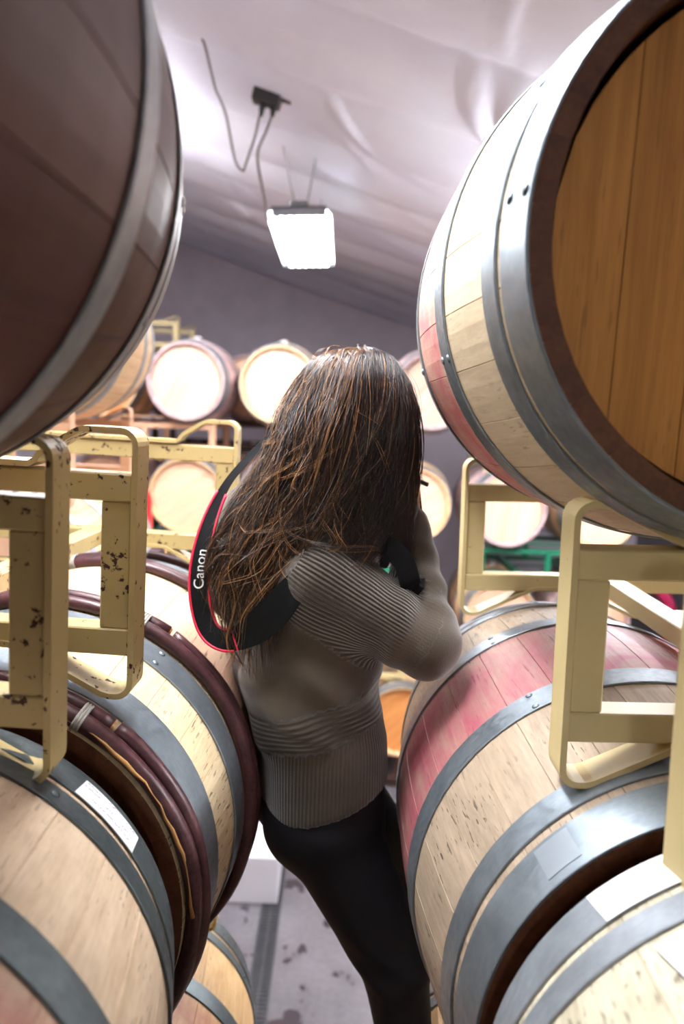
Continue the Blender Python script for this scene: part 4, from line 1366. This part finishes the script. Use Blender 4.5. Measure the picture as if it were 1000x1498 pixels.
STRAP = np.array([(0.07, 1.50, 3.06), (-0.06, 1.47, 3.085), (-0.13, 1.42, 3.076), (-0.191, 1.36, 3.014), (-0.222, 1.33, 2.954), (-0.238, 1.3, 2.885), (-0.24, 1.28, 2.816), (-0.223, 1.265, 2.753),
                  (-0.19, 1.245, 2.735), (-0.145, 1.225, 2.755), (-0.10, 1.212, 2.80), (-0.060, 1.215, 2.852), (-0.01, 1.245, 2.90), (0.06, 1.26, 2.915), (0.108, 1.255, 2.885), (0.126, 1.255, 2.842),
                  (0.136, 1.30, 2.845), (0.140, 1.40, 2.92), (0.135, 1.47, 3.0)])
def strap():
    n = 150
    C = spline(STRAP, n)
    T = np.gradient(C, axis=0); T /= np.linalg.norm(T, axis=1)[:, None]
    N = np.tile(v3(-0.15, -1, 0.1), (n, 1)); N -= np.sum(N * T, 1)[:, None] * T; N /= np.linalg.norm(N, axis=1)[:, None]
    W = np.cross(T, N)
    seg = np.linalg.norm(np.diff(C, axis=0), axis=1); S = np.concatenate([[0], np.cumsum(seg)])
    hw = 0.018
    V = []
    HW = [hw * (1 - 0.62 * math.exp(-((i / n - 0.16) / 0.10) ** 2)) + 0.010 * math.exp(-((i / n - 0.54) / 0.06) ** 2) for i in range(n)]
    for i in range(n):
        hw = HW[i]
        for (a, b) in ((-hw, 0.001), (hw, 0.001), (hw, -0.001), (-hw, -0.001)):
            V.append(C[i] + W[i] * a + N[i] * b)
    F = []
    for i in range(n - 1):
        for k in range(4): F.append((i * 4 + k, i * 4 + (k + 1) % 4, i * 4 + 4 + (k + 1) % 4, i * 4 + 4 + k))
    iv = cam_root.rotation_euler.to_matrix().inverted()
    def loc(p): return tuple(iv @ Vector(np.asarray(p, float) - CAMC))
    st = put('strap', mesh_data('strap', [loc(p) for p in V], F, STRAPM, False), cam_root)
    tag(st, 'black neck strap with red edges and white lettering')
    i0, i1 = int(n * 0.20), int(n * 0.47)
    for s in (-1, 1):
        b = MB().tube([loc(C[i] + W[i] * s * HW[i]) for i in range(i0, i1)], 0.0026, 6)
        b.build('red_edge', REDE, st, smooth=True)
    b = MB().tube([loc(C[i1] + W[i1] * s * HW[i1]) for s in (-1, 1)], 0.002, 6); b.build('red_edge', REDE, st)
    # lettering reads upward along the strap
    cu = bpy.data.curves.new('lettering', 'FONT'); cu.body = 'Canon'; cu.size = 0.026; cu.extrude = 0.0003; cu.space_character = 1.02
    to = bpy.data.objects.new('lettering', cu); COL.objects.link(to)
    bpy.context.view_layer.update()
    me = bpy.data.meshes.new_from_object(to.evaluated_get(bpy.context.evaluated_depsgraph_get()))
    bpy.data.objects.remove(to)
    co = np.array([v.co[:] for v in me.vertices])
    # position of the C along the strap: where the strap passes z = 2.812
    k = [i for i in range(n) if C[i][2] < 2.815 and i < n * .5][0]
    s0 = S[k]
    wd = -np.sign(W[k][0])                    # letter tops point left
    mid = (co[:, 1].max() + co[:, 1].min()) / 2
    out = []
    for (x, y, z) in co:
        s = s0 - x
        c = np.array([np.interp(s, S, C[:, q]) for q in range(3)])
        w = np.array([np.interp(s, S, W[:, q]) for q in range(3)]) * wd
        nn = np.array([np.interp(s, S, N[:, q]) for q in range(3)])
        out.append(loc(c + w * (y - mid) + nn * (0.0016 + z)))
    for v, p in zip(me.vertices, out): v.co = p
    me.materials.clear(); me.materials.append(WHT)
    put('lettering', me, st)
strap()
